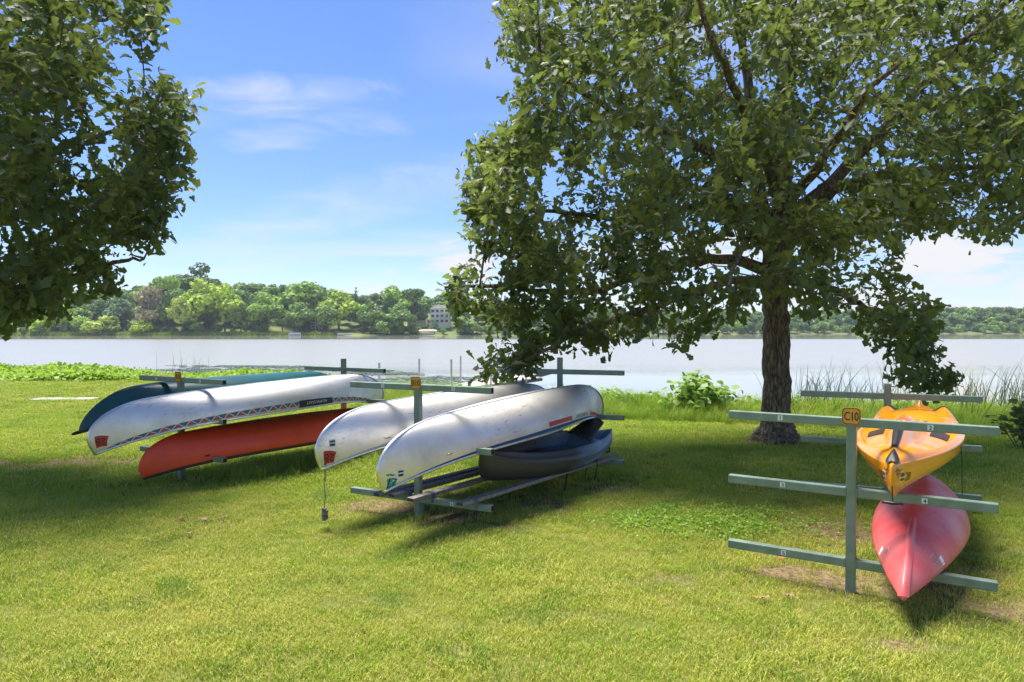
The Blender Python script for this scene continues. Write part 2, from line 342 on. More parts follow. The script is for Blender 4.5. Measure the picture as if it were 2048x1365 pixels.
def np_mesh(name, V, faces_flat, sizes, m, attrs=None, smooth=False):
    me = bpy.data.meshes.new(name); V = np.asarray(V, np.float32)
    me.vertices.add(len(V)); me.vertices.foreach_set('co', V.ravel())
    faces_flat = np.asarray(faces_flat, np.int32); sizes = np.asarray(sizes, np.int32)
    me.loops.add(len(faces_flat)); me.loops.foreach_set('vertex_index', faces_flat)
    me.polygons.add(len(sizes)); st = np.zeros(len(sizes), np.int32); st[1:] = np.cumsum(sizes)[:-1]
    me.polygons.foreach_set('loop_start', st); me.polygons.foreach_set('loop_total', sizes)
    if smooth: me.polygons.foreach_set('use_smooth', np.ones(len(sizes), bool))
    me.materials.append(m)
    for k, a in (attrs or {}).items():
        at_ = me.attributes.new(k, 'FLOAT', 'POINT'); at_.data.foreach_set('value', np.asarray(a, np.float32))
    me.update(calc_edges=True); me.validate()
    return me
_text_cache = {}
def text_mesh(s, size=1.0):
    """flat lettering as (verts, faces), centred on the origin in x/y"""
    if s not in _text_cache:
        cu = bpy.data.curves.new('lettering', 'FONT'); cu.body = s; cu.resolution_u = 3; cu.align_x = 'CENTER'; cu.align_y = 'CENTER'
        o = bpy.data.objects.new('lettering', cu); C.objects.link(o)
        dg = bpy.context.evaluated_depsgraph_get(); me = bpy.data.meshes.new_from_object(o.evaluated_get(dg))
        bm = bmesh.new(); bm.from_mesh(me); bmesh.ops.triangulate(bm, faces=bm.faces[:])
        bmesh.ops.subdivide_edges(bm, edges=[e for e in bm.edges if e.calc_length() > .3], cuts=1)
        bm.verts.index_update()
        vs = np.array([v.co[:] for v in bm.verts]); fs = [tuple(v.index for v in f.verts) for f in bm.faces]
        bm.free(); bpy.data.objects.remove(o); bpy.data.curves.remove(cu); bpy.data.meshes.remove(me)
        c = (vs.max(0) + vs.min(0)) / 2; vs = vs - c
        _text_cache[s] = (vs, fs)
    vs, fs = _text_cache[s]
    return vs * size, fs

# ------------------------------------------------------------------ ground, lake, far shore
WATER = -0.45
SHX = [-90, -40, -25, -14, -9, -6, -4.2, -1, 2, 5, 9, 14, 25, 60, 90]
SHY = [33, 32, 31, 30, 27.5, 23.5, 20.3, 18.4, 16.9, 15.7, 14.9, 14.6, 15, 20, 24]
def shore(x):
    return np.interp(x, SHX, SHY)
def vnoise(x, y, s=1.0, seed=0):
    x = np.asarray(x, float) * s + seed * 17.3; y = np.asarray(y, float) * s + seed * 9.1
    return (np.sin(x * 1.3 + np.sin(y * .9)) + np.sin(y * 1.7 + 1.3 * np.sin(x * .7 + 2)) + np.sin((x + y) * .83 + 4)) / 3
def ground_z(x, y):
    x = np.asarray(x, float); y = np.asarray(y, float)
    d = y - (shore(x) + .25 * vnoise(x, y * 0, 1.1, 3))
    z = .018 * vnoise(x, y, 1.2) + .012 * vnoise(x, y, 3.1, 2)
    k = np.clip((d + 1.3) / 3.0, 0, 1); k = k * k * (3 - 2 * k)
    return z * (1 - k) - 1.0 * k
def build_ground():
    xs = np.concatenate([np.linspace(-90, -14, 30), np.linspace(-13, 14, 110), np.linspace(15, 90, 30)])
    ys = np.concatenate([np.linspace(-40, 2, 15), np.linspace(2.3, 36, 150), np.linspace(38, 60, 6)])
    X, Y = np.meshgrid(xs, ys, indexing='ij'); Z = ground_z(X, Y)
    nx, ny = X.shape; V = np.stack([X, Y, Z], -1).reshape(-1, 3)
    i, j = np.meshgrid(np.arange(nx - 1), np.arange(ny - 1), indexing='ij')
    a = (i * ny + j).ravel(); F_ = np.stack([a, a + ny, a + ny + 1, a + 1], 1).ravel()
    m = bpy.data.materials.new('turf_soil'); m.use_nodes = True
    nt = m.node_tree; N = nt.nodes; L = nt.links; b = N['Principled BSDF']; b.inputs['Roughness'].default_value = .95; b.inputs['Specular IOR Level'].default_value = .1
    g = N.new('ShaderNodeNewGeometry')
    def noise(s, d):
        n = N.new('ShaderNodeTexNoise'); n.inputs['Scale'].default_value = s; n.inputs['Detail'].default_value = d; L.new(g.outputs['Position'], n.inputs[0]); return n
    n1 = noise(.9, 5); n2 = noise(28, 5)
    r1 = N.new('ShaderNodeValToRGB'); e = r1.color_ramp.elements; e[0].position = .35; e[0].color = (.095, .135, .022, 1); e[1].position = .68; e[1].color = (.21, .19, .055, 1)
    L.new(n1.outputs['Fac'], r1.inputs[0])
    r2 = N.new('ShaderNodeValToRGB'); e = r2.color_ramp.elements; e[0].position = .3; e[0].color = (.075, .052, .026, 1); e[1].position = .75; e[1].color = (.30, .225, .125, 1)
    L.new(n2.outputs['Fac'], r2.inputs[0])
    at_ = N.new('ShaderNodeAttribute'); at_.attribute_name = 'dirt'
    ad = N.new('ShaderNodeMath'); ad.operation = 'MULTIPLY_ADD'; L.new(n2.outputs['Fac'], ad.inputs[0]); ad.inputs[1].default_value = .5; L.new(at_.outputs['Fac'], ad.inputs[2])
    mr = N.new('ShaderNodeMapRange'); L.new(ad.outputs[0], mr.inputs[0]); mr.inputs[1].default_value = .35; mr.inputs[2].default_value = .8
    mx = N.new('ShaderNodeMix'); mx.data_type = 'RGBA'; L.new(mr.outputs[0], mx.inputs['Factor']); L.new(r1.outputs[0], mx.inputs['A']); L.new(r2.outputs[0], mx.inputs['B'])
    L.new(mx.outputs['Result'], b.inputs['Base Color'])
    bp = N.new('ShaderNodeBump'); bp.inputs['Strength'].default_value = .6; bp.inputs['Distance'].default_value = .03; L.new(n2.outputs['Fac'], bp.inputs['Height']); L.new(bp.outputs[0], b.inputs['Normal'])
    me = np_mesh('lawn', V, F_, np.full(len(a), 4), m, {'dirt': dirt(V[:, 0], V[:, 1])}, smooth=True)
    tag(link('lawn', me), kind='structure', label='mown grass lawn with worn earthy patches by the lake')
# worn patches: x, y, radius x, radius y, strength
DIRT = [(-7.2, 9.6, 1.5, .35, .95), (-5.9, 9.9, .9, .3, .9), (-1.45, 7.35, .75, .45, 1.0), (-.6, 7.0, .6, .45, .8), (.1, 7.6, .9, .5, .8), (.9, 8.2, .9, .6, .75), (-.2, 6.6, .5, .3, .6),
        (2.2, 5.35, .7, .22, .95), (2.55, 5.15, .5, .25, .9), (3.1, 6.5, .7, .5, .95), (2.7, 6.9, .5, .4, .7), (3.3, 5.3, .8, .4, .75), (3.4, 4.7, .7, .3, .6),
        (4.53, 11.6, .75, .6, 1.0), (-3.1, 9.6, .9, .45, .85), (-4.2, 8.75, .4, .3, .7), (-2.4, 10.3, .8, .4, .7), (1.9, 9.6, .4, .2, .6), (-5.2, 10.6, .5, .3, .6)]
_rd = random.Random(15)
for _i in range(46):
    _y = _rd.uniform(4.0, 11.5); _x = _rd.uniform(-.72 * _y, .75 * _y); _q = _rd.uniform(.08, .26); DIRT.append((_x, _y, _q * _rd.uniform(1, 2), _q * .7, _rd.uniform(.3, .6)))
def dirt(x, y):
    v = np.zeros(np.shape(x))
    for cx, cy, rx, ry, s in DIRT:
        q = ((x - cx) / rx) ** 2 + ((y - cy) / ry) ** 2
        v = np.maximum(v, s * np.exp(-q * .9))
    return v * (.8 + .4 * vnoise(x, y, 5.0, 5))
build_ground()

def build_lake():
    m = bpy.data.materials.new('lake_water'); m.use_nodes = True
    nt = m.node_tree; N = nt.nodes; L = nt.links; b = N['Principled BSDF']
    b.inputs['Base Color'].default_value = (.30, .285, .235, 1); b.inputs['IOR'].default_value = 1.333; b.inputs['Roughness'].default_value = .10
    g = N.new('ShaderNodeNewGeometry')
    mp = N.new('ShaderNodeMapping'); mp.inputs['Scale'].default_value = (.06, .8, 1); L.new(g.outputs['Position'], mp.inputs[0])
    n1 = N.new('ShaderNodeTexNoise'); n1.inputs['Scale'].default_value = 2.2; n1.inputs['Detail'].default_value = 3; n1.inputs['Roughness'].default_value = .5; L.new(mp.outputs[0], n1.inputs[0])
    # breeze-rippled open water, calm lee water along the near left shore
    mp2 = N.new('ShaderNodeMapping'); mp2.inputs['Scale'].default_value = (.03, .09, 1); L.new(g.outputs['Position'], mp2.inputs[0])
    n2 = N.new('ShaderNodeTexNoise'); n2.inputs['Scale'].default_value = 1.0; n2.inputs['Detail'].default_value = 4; L.new(mp2.outputs[0], n2.inputs[0])
    sp = N.new('ShaderNodeSeparateXYZ'); L.new(g.outputs['Position'], sp.inputs[0])
    ax = N.new('ShaderNodeMath'); ax.operation = 'MULTIPLY_ADD'; L.new(n2.outputs['Fac'], ax.inputs[0]); ax.inputs[1].default_value = 26; L.new(sp.outputs[1], ax.inputs[2])
    mr = N.new('ShaderNodeMapRange'); mr.interpolation_type = 'SMOOTHSTEP'; L.new(ax.outputs[0], mr.inputs[0])
    mr.inputs[1].default_value = 48; mr.inputs[2].default_value = 62; mr.inputs[3].default_value = .05; mr.inputs[4].default_value = .8
    bp = N.new('ShaderNodeBump'); bp.inputs['Distance'].default_value = .10; mpf = N.new('ShaderNodeMapping'); mpf.inputs['Scale'].default_value = (.5, 2.4, 1); L.new(g.outputs['Position'], mpf.inputs[0])
    n5 = N.new('ShaderNodeTexNoise'); n5.inputs['Scale'].default_value = 1.6; n5.inputs['Detail'].default_value = 3; L.new(mpf.outputs[0], n5.inputs[0])
    av = N.new('ShaderNodeMath'); av.operation = 'MULTIPLY_ADD'; L.new(n5.outputs['Fac'], av.inputs[0]); av.inputs[1].default_value = .55; L.new(n1.outputs['Fac'], av.inputs[2])
    L.new(av.outputs[0], bp.inputs['Height'])
    fc = N.new('ShaderNodeMapRange'); fc.interpolation_type = 'SMOOTHSTEP'; L.new(sp.outputs[1], fc.inputs[0]); fc.inputs[1].default_value = 150; fc.inputs[2].default_value = 185; fc.inputs[3].default_value = 1.; fc.inputs[4].default_value = .05
    ml = N.new('ShaderNodeMath'); ml.operation = 'MULTIPLY'; L.new(mr.outputs[0], ml.inputs[0]); L.new(fc.outputs[0], ml.inputs[1]); mr = ml
    L.new(mr.outputs[0], bp.inputs['Strength'])
    L.new(bp.outputs[0], b.inputs['Normal'])
    rm = N.new('ShaderNodeMapRange'); L.new(mr.outputs[0], rm.inputs[0]); rm.inputs[1].default_value = .05; rm.inputs[2].default_value = .8; rm.inputs[3].default_value = .05; rm.inputs[4].default_value = .24; L.new(rm.outputs[0], b.inputs['Roughness'])
    bm = MB()
    bm.add([(-2500, 8, WATER), (2500, 8, WATER), (2500, 4000, WATER), (-2500, 4000, WATER)], [(0, 1, 2, 3)])
    tag(bm.build('lake', m), kind='structure', label='pale rippled lake water')
build_lake()

FSX = [-700, -330, -240, -150, -60, 0, 60, 140, 220, 320, 700]
FSY = [240, 262, 268, 274, 282, 290, 318, 372, 395, 400, 420]
FHX = [-700, -240, -150, -135, -115, -60, -20, 20, 60, 140, 700]
FHH = [12, 10, 12, 14, 13, 11, 9, 7, 6, 6, 6]
def far_edge(x): return np.interp(x, FSX, FSY)
def far_z(x, y):
    d = y - far_edge(x)
    h = np.interp(x, FHX, FHH)
    k = np.clip((d - 6) / 70, 0, 1); k = k * k * (3 - 2 * k)
    return WATER - .8 + np.clip(d + 2, 0, 4) * .35 + np.clip(d - 2, 0, 30) * .05 + h * k
def build_far_shore():
    xs = np.linspace(-700, 700, 141); ds = np.array([-6, -2, 0, 2, 5, 9, 14, 20, 28, 38, 50, 65, 80, 110, 200, 400])
    X, D = np.meshgrid(xs, ds, indexing='ij'); Y = D + far_edge(X); Z = far_z(X, Y) + .3 * vnoise(X, Y, .2) * (D > 4)
    nx, ny = X.shape; V = np.stack([X, Y, Z], -1).reshape(-1, 3)
    i, j = np.meshgrid(np.arange(nx - 1), np.arange(ny - 1), indexing='ij'); a = (i * ny + j).ravel()
    me = np_mesh('far_shore', V, np.stack([a, a + ny, a + ny + 1, a + 1], 1).ravel(), np.full(len(a), 4), mat('far_bank', (.16, .19, .05), .95, col2=(.09, .12, .03), scale=.08), smooth=True)
    tag(link('far_shore', me), kind='structure', label='low wooded hills on the far shore of the lake')
build_far_shore()

# ------------------------------------------------------------------ boat racks
def rack_stand(px_post, depth, bars, half, ang, post_top, label, sign=None, plates=(), tube=.066):
    """one welded upright with three level crossbars; bars = heights of the bar centres"""
    x = (px_post - 1024) / F * depth
    t = empty('rack_stand', (x, depth, 0), -R(ang), label=label, cat='boat rack', group='green boat rack stands')
    h = tube / 2
    MB().box((0, 0, (post_top - .3) / 2), (tube, tube, post_top + .3), bev=.006).build('post', M['rack'], t)
    for k, z in enumerate(bars):
        for s in (-1, 1):
            # each arm is welded to one side of the post; solid bar, a dark plate paints the shade of a hollow end
            a0, a1 = h - .001, half
            b = MB()
            if k == 0 and sign:      # top arms are mitred over the post
                pass
            b.box((s * (a0 + a1) / 2, 0, z), (a1 - a0, tube * .96, tube * .96), bev=.006)
            arm = b.build('arm', M['rack'], t)
            e = MB().box((s * (half - .0005), 0, z), (.003, tube * .74, tube * .74)); e.build('end_shade_plate', M['hollow_shade'], arm)
            w = MB()
            w.tube([(s * (h + .004), -h * .98, z - h * .9), (s * (h + .004), -h * .98, z + h * .95), (s * (h + .004), h * .9, z + h * .95)], .006, 5)
            w.build('weld', M['rack'], arm)
    if sign:
        txt, w = sign
        p = MB(); n = 20; rr = .028; hw = w / 2; zc = post_top + .012
        def rounded(sc, r):
            o = []
            for q in range(4):
                cx, cz = ((1, 1), (-1, 1), (-1, -1), (1, -1))[q]
                for i in range(6):
                    an = math.pi / 2 * (q + i / 5); o.append((cx * (sc - r) + r * math.cos(an), cz * (sc - r) + r * math.sin(an)))
            return o
        def plate(o, y0, y1):
            b = MB(); k = len(o)
            b.add([(a, y0, zc + c) for a, c in o] + [(a, y1, zc + c) for a, c in o], [tuple(range(k)), tuple(reversed(range(k, 2 * k)))] + [(i, i + k, (i + 1) % k + k, (i + 1) % k) for i in range(k)])
            return b
        y = -h - .004
        pl = plate(rounded(hw, rr), y - .004, y).build('sign_plate', M['sign'], t)
        o1 = rounded(hw - .004, rr - .002); o2 = rounded(hw - .0085, rr - .005); k = len(o1)
        b = MB(); b.add([(a, y - .0062, zc + c) for a, c in o1] + [(a, y - .0062, zc + c) for a, c in o2], [(i, (i + 1) % k, (i + 1) % k + k, i + k) for i in range(k)])
        b.build('sign_border', M['black'], pl)
        vs, fs = text_mesh(txt); sx = (w * .74) / (vs[:, 0].max() - vs[:, 0].min()); sz = (w * .50) / (vs[:, 1].max() - vs[:, 1].min())
        b = MB(); b.add([(v[0] * sx, y - .0065, zc + v[1] * sz) for v in vs], fs)
        # a second, slightly larger pass thickens the strokes as on the plate
        b.add([(v[0] * sx * 1.0 + .0018, y - .0067, zc + v[1] * sz) for v in vs], fs)
        b.build('lettering', M['black'], pl)
    for txt, bar, off in plates:
        z = bars[bar]; y = -h * .96
        p = MB().box((off, y - .0015, z), (.036, .003, .036)).build('number_plate', M['white'], t)
        vs, fs = text_mesh(txt); sz = .026 / (vs[:, 1].max() - vs[:, 1].min())
        b = MB(); b.add([(off + v[0] * sz * 1.15, y - .0045, z + v[1] * sz) for v in vs], fs)
        b.add([(off + .0012 + v[0] * sz * 1.15, y - .0048, z + v[1] * sz) for v in vs], fs)
        b.build('digit', M['black'], p)
    return t
rack_stand(361, 8.71, (1.28, .80, .33), .85, 30, 1.31, 'front green rack stand with the yellow A10 sign', ('A10', .13), (('1', 0, -.47), ('2', 0, .43)))
rack_stand(687, 10.9, (1.29, .81, .34), .85, 30, 1.46, 'rear green rack stand behind the far end of the zigzag striped canoe')
rack_stand(836, 6.93, (1.335, .745, .20), .86, 27, 1.37, 'front green rack stand with the yellow B10 sign', ('B10', .125), (('1', 0, -.42), ('2', 0, .44), ('6', 2, .42)))
rack_stand(1120, 9.1, (1.36, .78, .20), .86, 20, 1.55, 'rear green rack stand beside the far end of the shiny silver canoe')
rack_stand(1705, 4.98, (1.245, .734, .213), .88, 32, 1.28, 'front green rack stand with the yellow C10 sign', ('C10', .125), (('1', 0, -.49), ('2', 0, .49), ('3', 1, -.47), ('4', 1, .46), ('5', 2, -.46)))
rack_stand(1776, 7.34, (1.205, .694, .183), .86, 23, 1.34, 'rear green rack stand behind the orange kayak near the reeds')

# planks lashed across the lowest B10 bars
AX = Vector((.59, .807, 0)); BU = Vector((.89, -.454, 0)); BP = Vector((-.954, 6.93, 0))
for t_, e, ln, lab in ((-.27, .28, 3.15, 'grey plank under the bow of the shiny silver canoe, leftmost of four'), (-.12, .24, 3.1, 'grey plank just left of the B10 post, second of four'),
                       (.16, .30, 3.2, 'grey plank lashed right of the B10 post with purple cord, third of four'), (.66, .22, 3.1, 'grey plank beside the number 6 plate, rightmost of four')):
    dz = (.245 + .02)
    a = BP + BU * t_ - AX * e; root = empty('wooden_plank', (a.x, a.y, dz), math.atan2(AX.y, AX.x) + random.uniform(-.015, .015), label=lab, cat='plank', group='planks on the low bars of the B10 rack')
    b = MB().box((ln / 2, 0, 0), (ln, .09, .038), bev=.004); b.build('board', M['wood'], root)
    MB().box((-.0015, 0, 0), (.003, .078, .028)).build('end_grain', M['wood_end'], root)
    if t_ > -.2:
        b = MB()
        for q in range(4):
            x0 = e - .05 + q * .014; b.tube([(x0, -.05, -.075), (x0 + .004, -.051, .021), (x0 + .008, 0, .0245), (x0 + .01, .051, .021), (x0 + .012, .05, -.075)], .0045, 5)
        b.build('lashing', M['rope_purple'] if t_ < .5 else M['rope'], root)

# ------------------------------------------------------------------ hulls
def catmull(pts, n=14):
    P = [np.array(p, float) for p in pts]; P = [2 * P[0] - P[1]] + P + [2 * P[-1] - P[-2]]; out = []
    for i in range(1, len(P) - 2):
        for k in range(n):
            t = k / n; a, b, c, d = P[i - 1], P[i], P[i + 1], P[i + 2]
            out.append(.5 * (2 * b + (c - a) * t + (2 * a - 5 * b + 4 * c - d) * t * t + (3 * b - a - 3 * c + d) * t ** 3))
    out.append(P[-2]); return np.array(out)
class Hull:
    """keel-up boat hull. x along the boat, z up towards the keel, gunwale at z=0 amidships.
    stem = profile points (distance in from the outermost end, drop below the keel line)"""
    def __init__(s, L, B, D, stem, droop, rocker=.02, p=1.8, q=1.0, nmid=2.5, nend=1.12, gp=3.2, mixk=.6, taper=0.0, ne=1.25):
        s.L, s.B, s.D, s.p, s.q, s.nmid, s.nend, s.droop, s.gp = L, B, D, p, q, nmid, nend, droop, gp
        s.mixk = mixk; s.taper = taper; s.ne = ne
        hl = L / 2
        pts = [(0, D), (min(hl * .3, (hl - stem[0][0]) * .4), D - rocker * .1), (min(hl * .55, (hl - stem[0][0]) * .75), D - rocker * .5)] + [(hl - a, D - rocker - b) for a, b in stem]
        K = catmull(pts, 16); ds = np.r_[0, np.cumsum(np.hypot(*np.diff(K, axis=0).T))]; s.K, s.Ka = K, ds / ds[-1]
        s.tip = K[-1]
    def point(s, sv, u, side=-1):
        a = min(abs(sv), 1.0); sg = 1 if sv >= 0 else -1
        kx = np.interp(a, s.Ka, s.K[:, 0]); kz = np.interp(a, s.Ka, s.K[:, 1])
        f = s.mixk * min(1., kx / s.tip[0]) * (1 - a ** 8) + (1 - s.mixk * (1 - a ** 8)) * a
        gx = f * s.tip[0]; gz = s.tip[1] * f ** s.gp
        gy = s.B * max(0., 1 - f ** s.p) ** s.q
        n = s.nmid + (s.nend - s.nmid) * a ** s.ne
        th = u * math.pi / 2
        y = gy * max(0, math.sin(th)) ** (2 / n); w = 1 - max(0, math.cos(th)) ** (2 / n)
        z = kz + (gz - kz) * w
        if s.taper: z = s.D - (s.D - z) * (1 - s.taper * sv)
        return Vector((sg * (kx + (gx - kx) * w), side * y, z))
    def normal(s, sv, u, side=-1):
        e = .004; u = min(max(u, .02), .98); sv = min(max(sv, -.99), .99)
        a = s.point(sv + e, u, side) - s.point(sv - e, u, side); b = s.point(sv, u + e, side) - s.point(sv, u - e, side)
        n = a.cross(b); n.normalize()
        c = s.point(sv, u, side) - Vector((s.point(sv, u, side).x * .9, 0, 0))
        return n if n.dot(c) > 0 else -n
    def off(s, sv, u, side, d): return s.point(sv, u, side) + s.normal(sv, u, side) * d
    def mesh(s, name, m, parent, ns=110, nu=16, thick=.005):
        S = [math.sin((i / ns * 2 - 1) * math.pi / 2) * .35 + (i / ns * 2 - 1) * .65 for i in range(ns + 1)]
        b = MB(); P = []
        for sv in S:
            P.append([s.point(sv, 1 - j / nu, -1) for j in range(nu + 1)] + [s.point(sv, j / nu, 1) for j in range(1, nu + 1)])
        b.grid(P); o = b.build(name, m, parent, smooth=True)
        bm = bmesh.new(); bm.from_mesh(o.data); bmesh.ops.remove_doubles(bm, verts=bm.verts[:], dist=.0004); bmesh.ops.recalc_face_normals(bm, faces=bm.faces[:]); bm.to_mesh(o.data); bm.free()
        md = o.modifiers.new('thickness', 'SOLIDIFY'); md.thickness = thick; md.offset = 0
        return o
    def gunwale(s, m, parent, r=.013):
        b = MB()
        for side in (-1, 1):
            pts = [s.point(sv, 1.0, side) + Vector((0, side * .004, 0)) for sv in np.linspace(-1, 1, 90)]; b.tube(pts, r, 6)
        return b.build('gunwale', m, parent, smooth=True)
    def keel(s, m, parent, w=.012, proud=.008, a0=0.0):
        b = MB(); P = []
        for sv in np.linspace(-1, 1, 150):
            c = s.point(sv, 0, 1); e = 1e-3
            t = (s.point(min(sv + e, 1), 0, 1) - s.point(max(sv - e, -1), 0, 1)).normalized(); n = Vector((-t.z, 0, t.x))
            if n.dot(Vector((c.x * .3, 0, c.z - .0))) < 0: n = -n
            P.append([c + Vector((0, -w * 1.6, 0)) - n * .002, c + Vector((0, -w, 0)) + n * proud, c + Vector((0, w, 0)) + n * proud, c + Vector((0, w * 1.6, 0)) - n * .002])
        b.grid(P); return b.build('keel_strip', m, parent, smooth=True, sharp=40)
    def local(s, sc, uc, side, tx, ty, d):
        """surface point tx metres along the boat and ty metres towards the gunwale from (sc, uc)"""
        key = (sc, uc, side)
        if getattr(s, '_k', None) != key:
            e = .003; a = (s.point(sc + e, uc, side) - s.point(sc - e, uc, side)) / (2 * e); b = (s.point(sc, uc + e, side) - s.point(sc, uc - e, side)) / (2 * e)
            n = s.normal(sc, uc, side); e1 = Vector((1, 0, 0)); e1 = (e1 - n * n.dot(e1)).normalized(); e2 = n.cross(e1)
            if e2.z > 0: e2 = -e2
            s._m = np.linalg.inv(np.array([[a.dot(e1), b.dot(e1)], [a.dot(e2), b.dot(e2)]])); s._k = key
        ds, du = s._m @ np.array([tx, ty]); return s.off(sc + ds, min(max(uc + du, .005), .995), side, d)
    def patch(s, s0, s1, u0, u1, side, d=.003, ns=10, nu=4):
        return [[s.off(s0 + (s1 - s0) * i / ns, u0 + (u1 - u0) * j / nu, side, d) for j in range(nu + 1)] for i in range(ns + 1)]
    def lettering(s, txt, sc, uc, size, side, d=.005, aspect=1.0, rot=0.0):
        """lettering upright for the boat the right way up, so upside down here"""
        vs, fs = text_mesh(txt); hl = s.L / 2; girth = s.girth(sc)
        h = vs[:, 1].max() - vs[:, 1].min(); k = size / h; b = MB(); out = []
        for v in vs:
            tx, ty = v[0] * k * aspect, v[1] * k
            tx, ty = tx * math.cos(rot) - ty * math.sin(rot), tx * math.sin(rot) + ty * math.cos(rot)
            out.append(s.local(sc, uc, side, side * tx, ty, d) if len(txt) < 4 else s.off(sc + side * tx / hl, uc + ty / girth, side, d))
        b.add(out, fs); return b
    def girth(s, sv):
        pts = [s.point(sv, j / 12, 1) for j in range(13)]; return sum((pts[j + 1] - pts[j]).length for j in range(12))
    def rivets(s, m, parent, off_u=.07, step=.028, both=True):
        b = MB()
        arc = s.Ka; n = int(1.05 / step)
        tot = np.sum(np.hypot(*np.diff(s.K, axis=0).T))
        for sg in (-1, 1):
            for side in (-1, 1):
                for i in range(n):
                    a = 1 - (i + .8) * step / tot; g = s.girth(a); uu = min(.035 / max(g, .05), .5)
                    c = s.off(sg * a, uu, side, .002); nn = s.normal(sg * a, uu, side); t1 = nn.orthogonal().normalized(); t2 = nn.cross(t1); r = .006
                    b.add([c + t1 * r, c + t2 * r, c - t1 * r, c - t2 * r, c + nn * .004], [(0, 1, 4), (1, 2, 4), (2, 3, 4), (3, 0, 4)])
        o = b.build('rivets', m, parent); o['kind'] = 'stuff'; return o
def place(o, near, far, z, pitch, roll=0.0):
    """near and far = ground positions of the two ends; local +x points away from the camera"""
    n, f = Vector(near), Vector(far); c = (n + f) / 2; yaw = math.atan2(f.y - n.y, f.x - n.x)
    o.location = (c.x, c.y, z); o.rotation_euler = Euler((R(roll), -R(pitch), yaw), 'XYZ')
def ends(px, base, a, d=0): # where the ray through photo column px crosses a boat's centre line
    k = (px - 1024) / F; s = (k * base.y - base.x) / (a.x - k * a.y); return base + a * s
def sticker(hull, parent, sc, uc, w, h, side, m, txt=None, name='sticker', aspect=1.0, d=.003, tsize=.6, skew=0.0):
    g = hull.girth(sc); hl = hull.L / 2
    P = [[hull.local(sc, uc, side, (-.5 + i / 6) * w + skew * (j / 3 - .5), (-.5 + j / 3) * h, d) for j in range(4)] for i in range(7)]
    o = MB().grid(P).build(name, m, parent)
    if txt: hull.lettering(txt, sc - side * 0, uc + .0, h * tsize, side, d + .002, aspect).build('lettering', M['black'], o)
    return o
def reg_sticker(hull, parent, sc, uc, side):
    o = sticker(hull, parent, sc, uc, .065, .075, side, M['white'], name='registration_sticker')
    g = hull.girth(sc)
    for dv, hh in ((-.019, .016), (.013, .022)):
        P = [[hull.local(sc, uc, side, -.026 + .013 * i, dv - hh / 2 + hh * j / 2, .0055) for j in range(3)] for i in range(5)]; MB().grid(P).build('print', M['st_navy'], o)
def fittings(h, parent, m_frame, thwarts=(-.32, .0, .34)):
    for tv in thwarts:
        a, b = h.point(tv, .985, -1), h.point(tv, .985, 1)
        MB().tube([a, (a + b) / 2 + Vector((0, 0, .012)), b], .016, 6).build('thwart', m_frame, parent)
    for tv in (-.56, .52):
        a, b = h.point(tv, .86, -1), h.point(tv, .86, 1)
        MB().box((a + b) / 2, (.22, (b - a).length * .96, .02), bev=.004).build('seat', m_frame, parent)
    for sg in (-1, 1):
        P = [[h.point(sg * sv, 1, 1) * (1 - k) + h.point(sg * sv, 1, -1) * k + Vector((0, 0, .006)) for k in (0, .5, 1)] for sv in np.linspace(.88, .995, 6)]
        MB().grid(P).build('end_deck', m_frame, parent)

STEM_ALU = [(.75, .004), (.55, .022), (.36, .062), (.20, .125), (.085, .205), (.018, .30), (.0, .385), (.022, .47), (.062, .555)]
STEM_POLY = [(.80, .002), (.62, .02), (.45, .065), (.30, .14), (.17, .235), (.08, .33), (.02, .43), (.0, .52)]
STEM_RED = [(.60, .004), (.40, .025), (.22, .085), (.10, .16), (.03, .25), (.0, .34), (.015, .41), (.055, .485)]
ARM = .42
def arm_mid(post, ang, side, t=ARM): return Vector((post[0] + side * t * math.cos(R(ang)), post[1] - side * t * math.sin(R(ang)), 0))

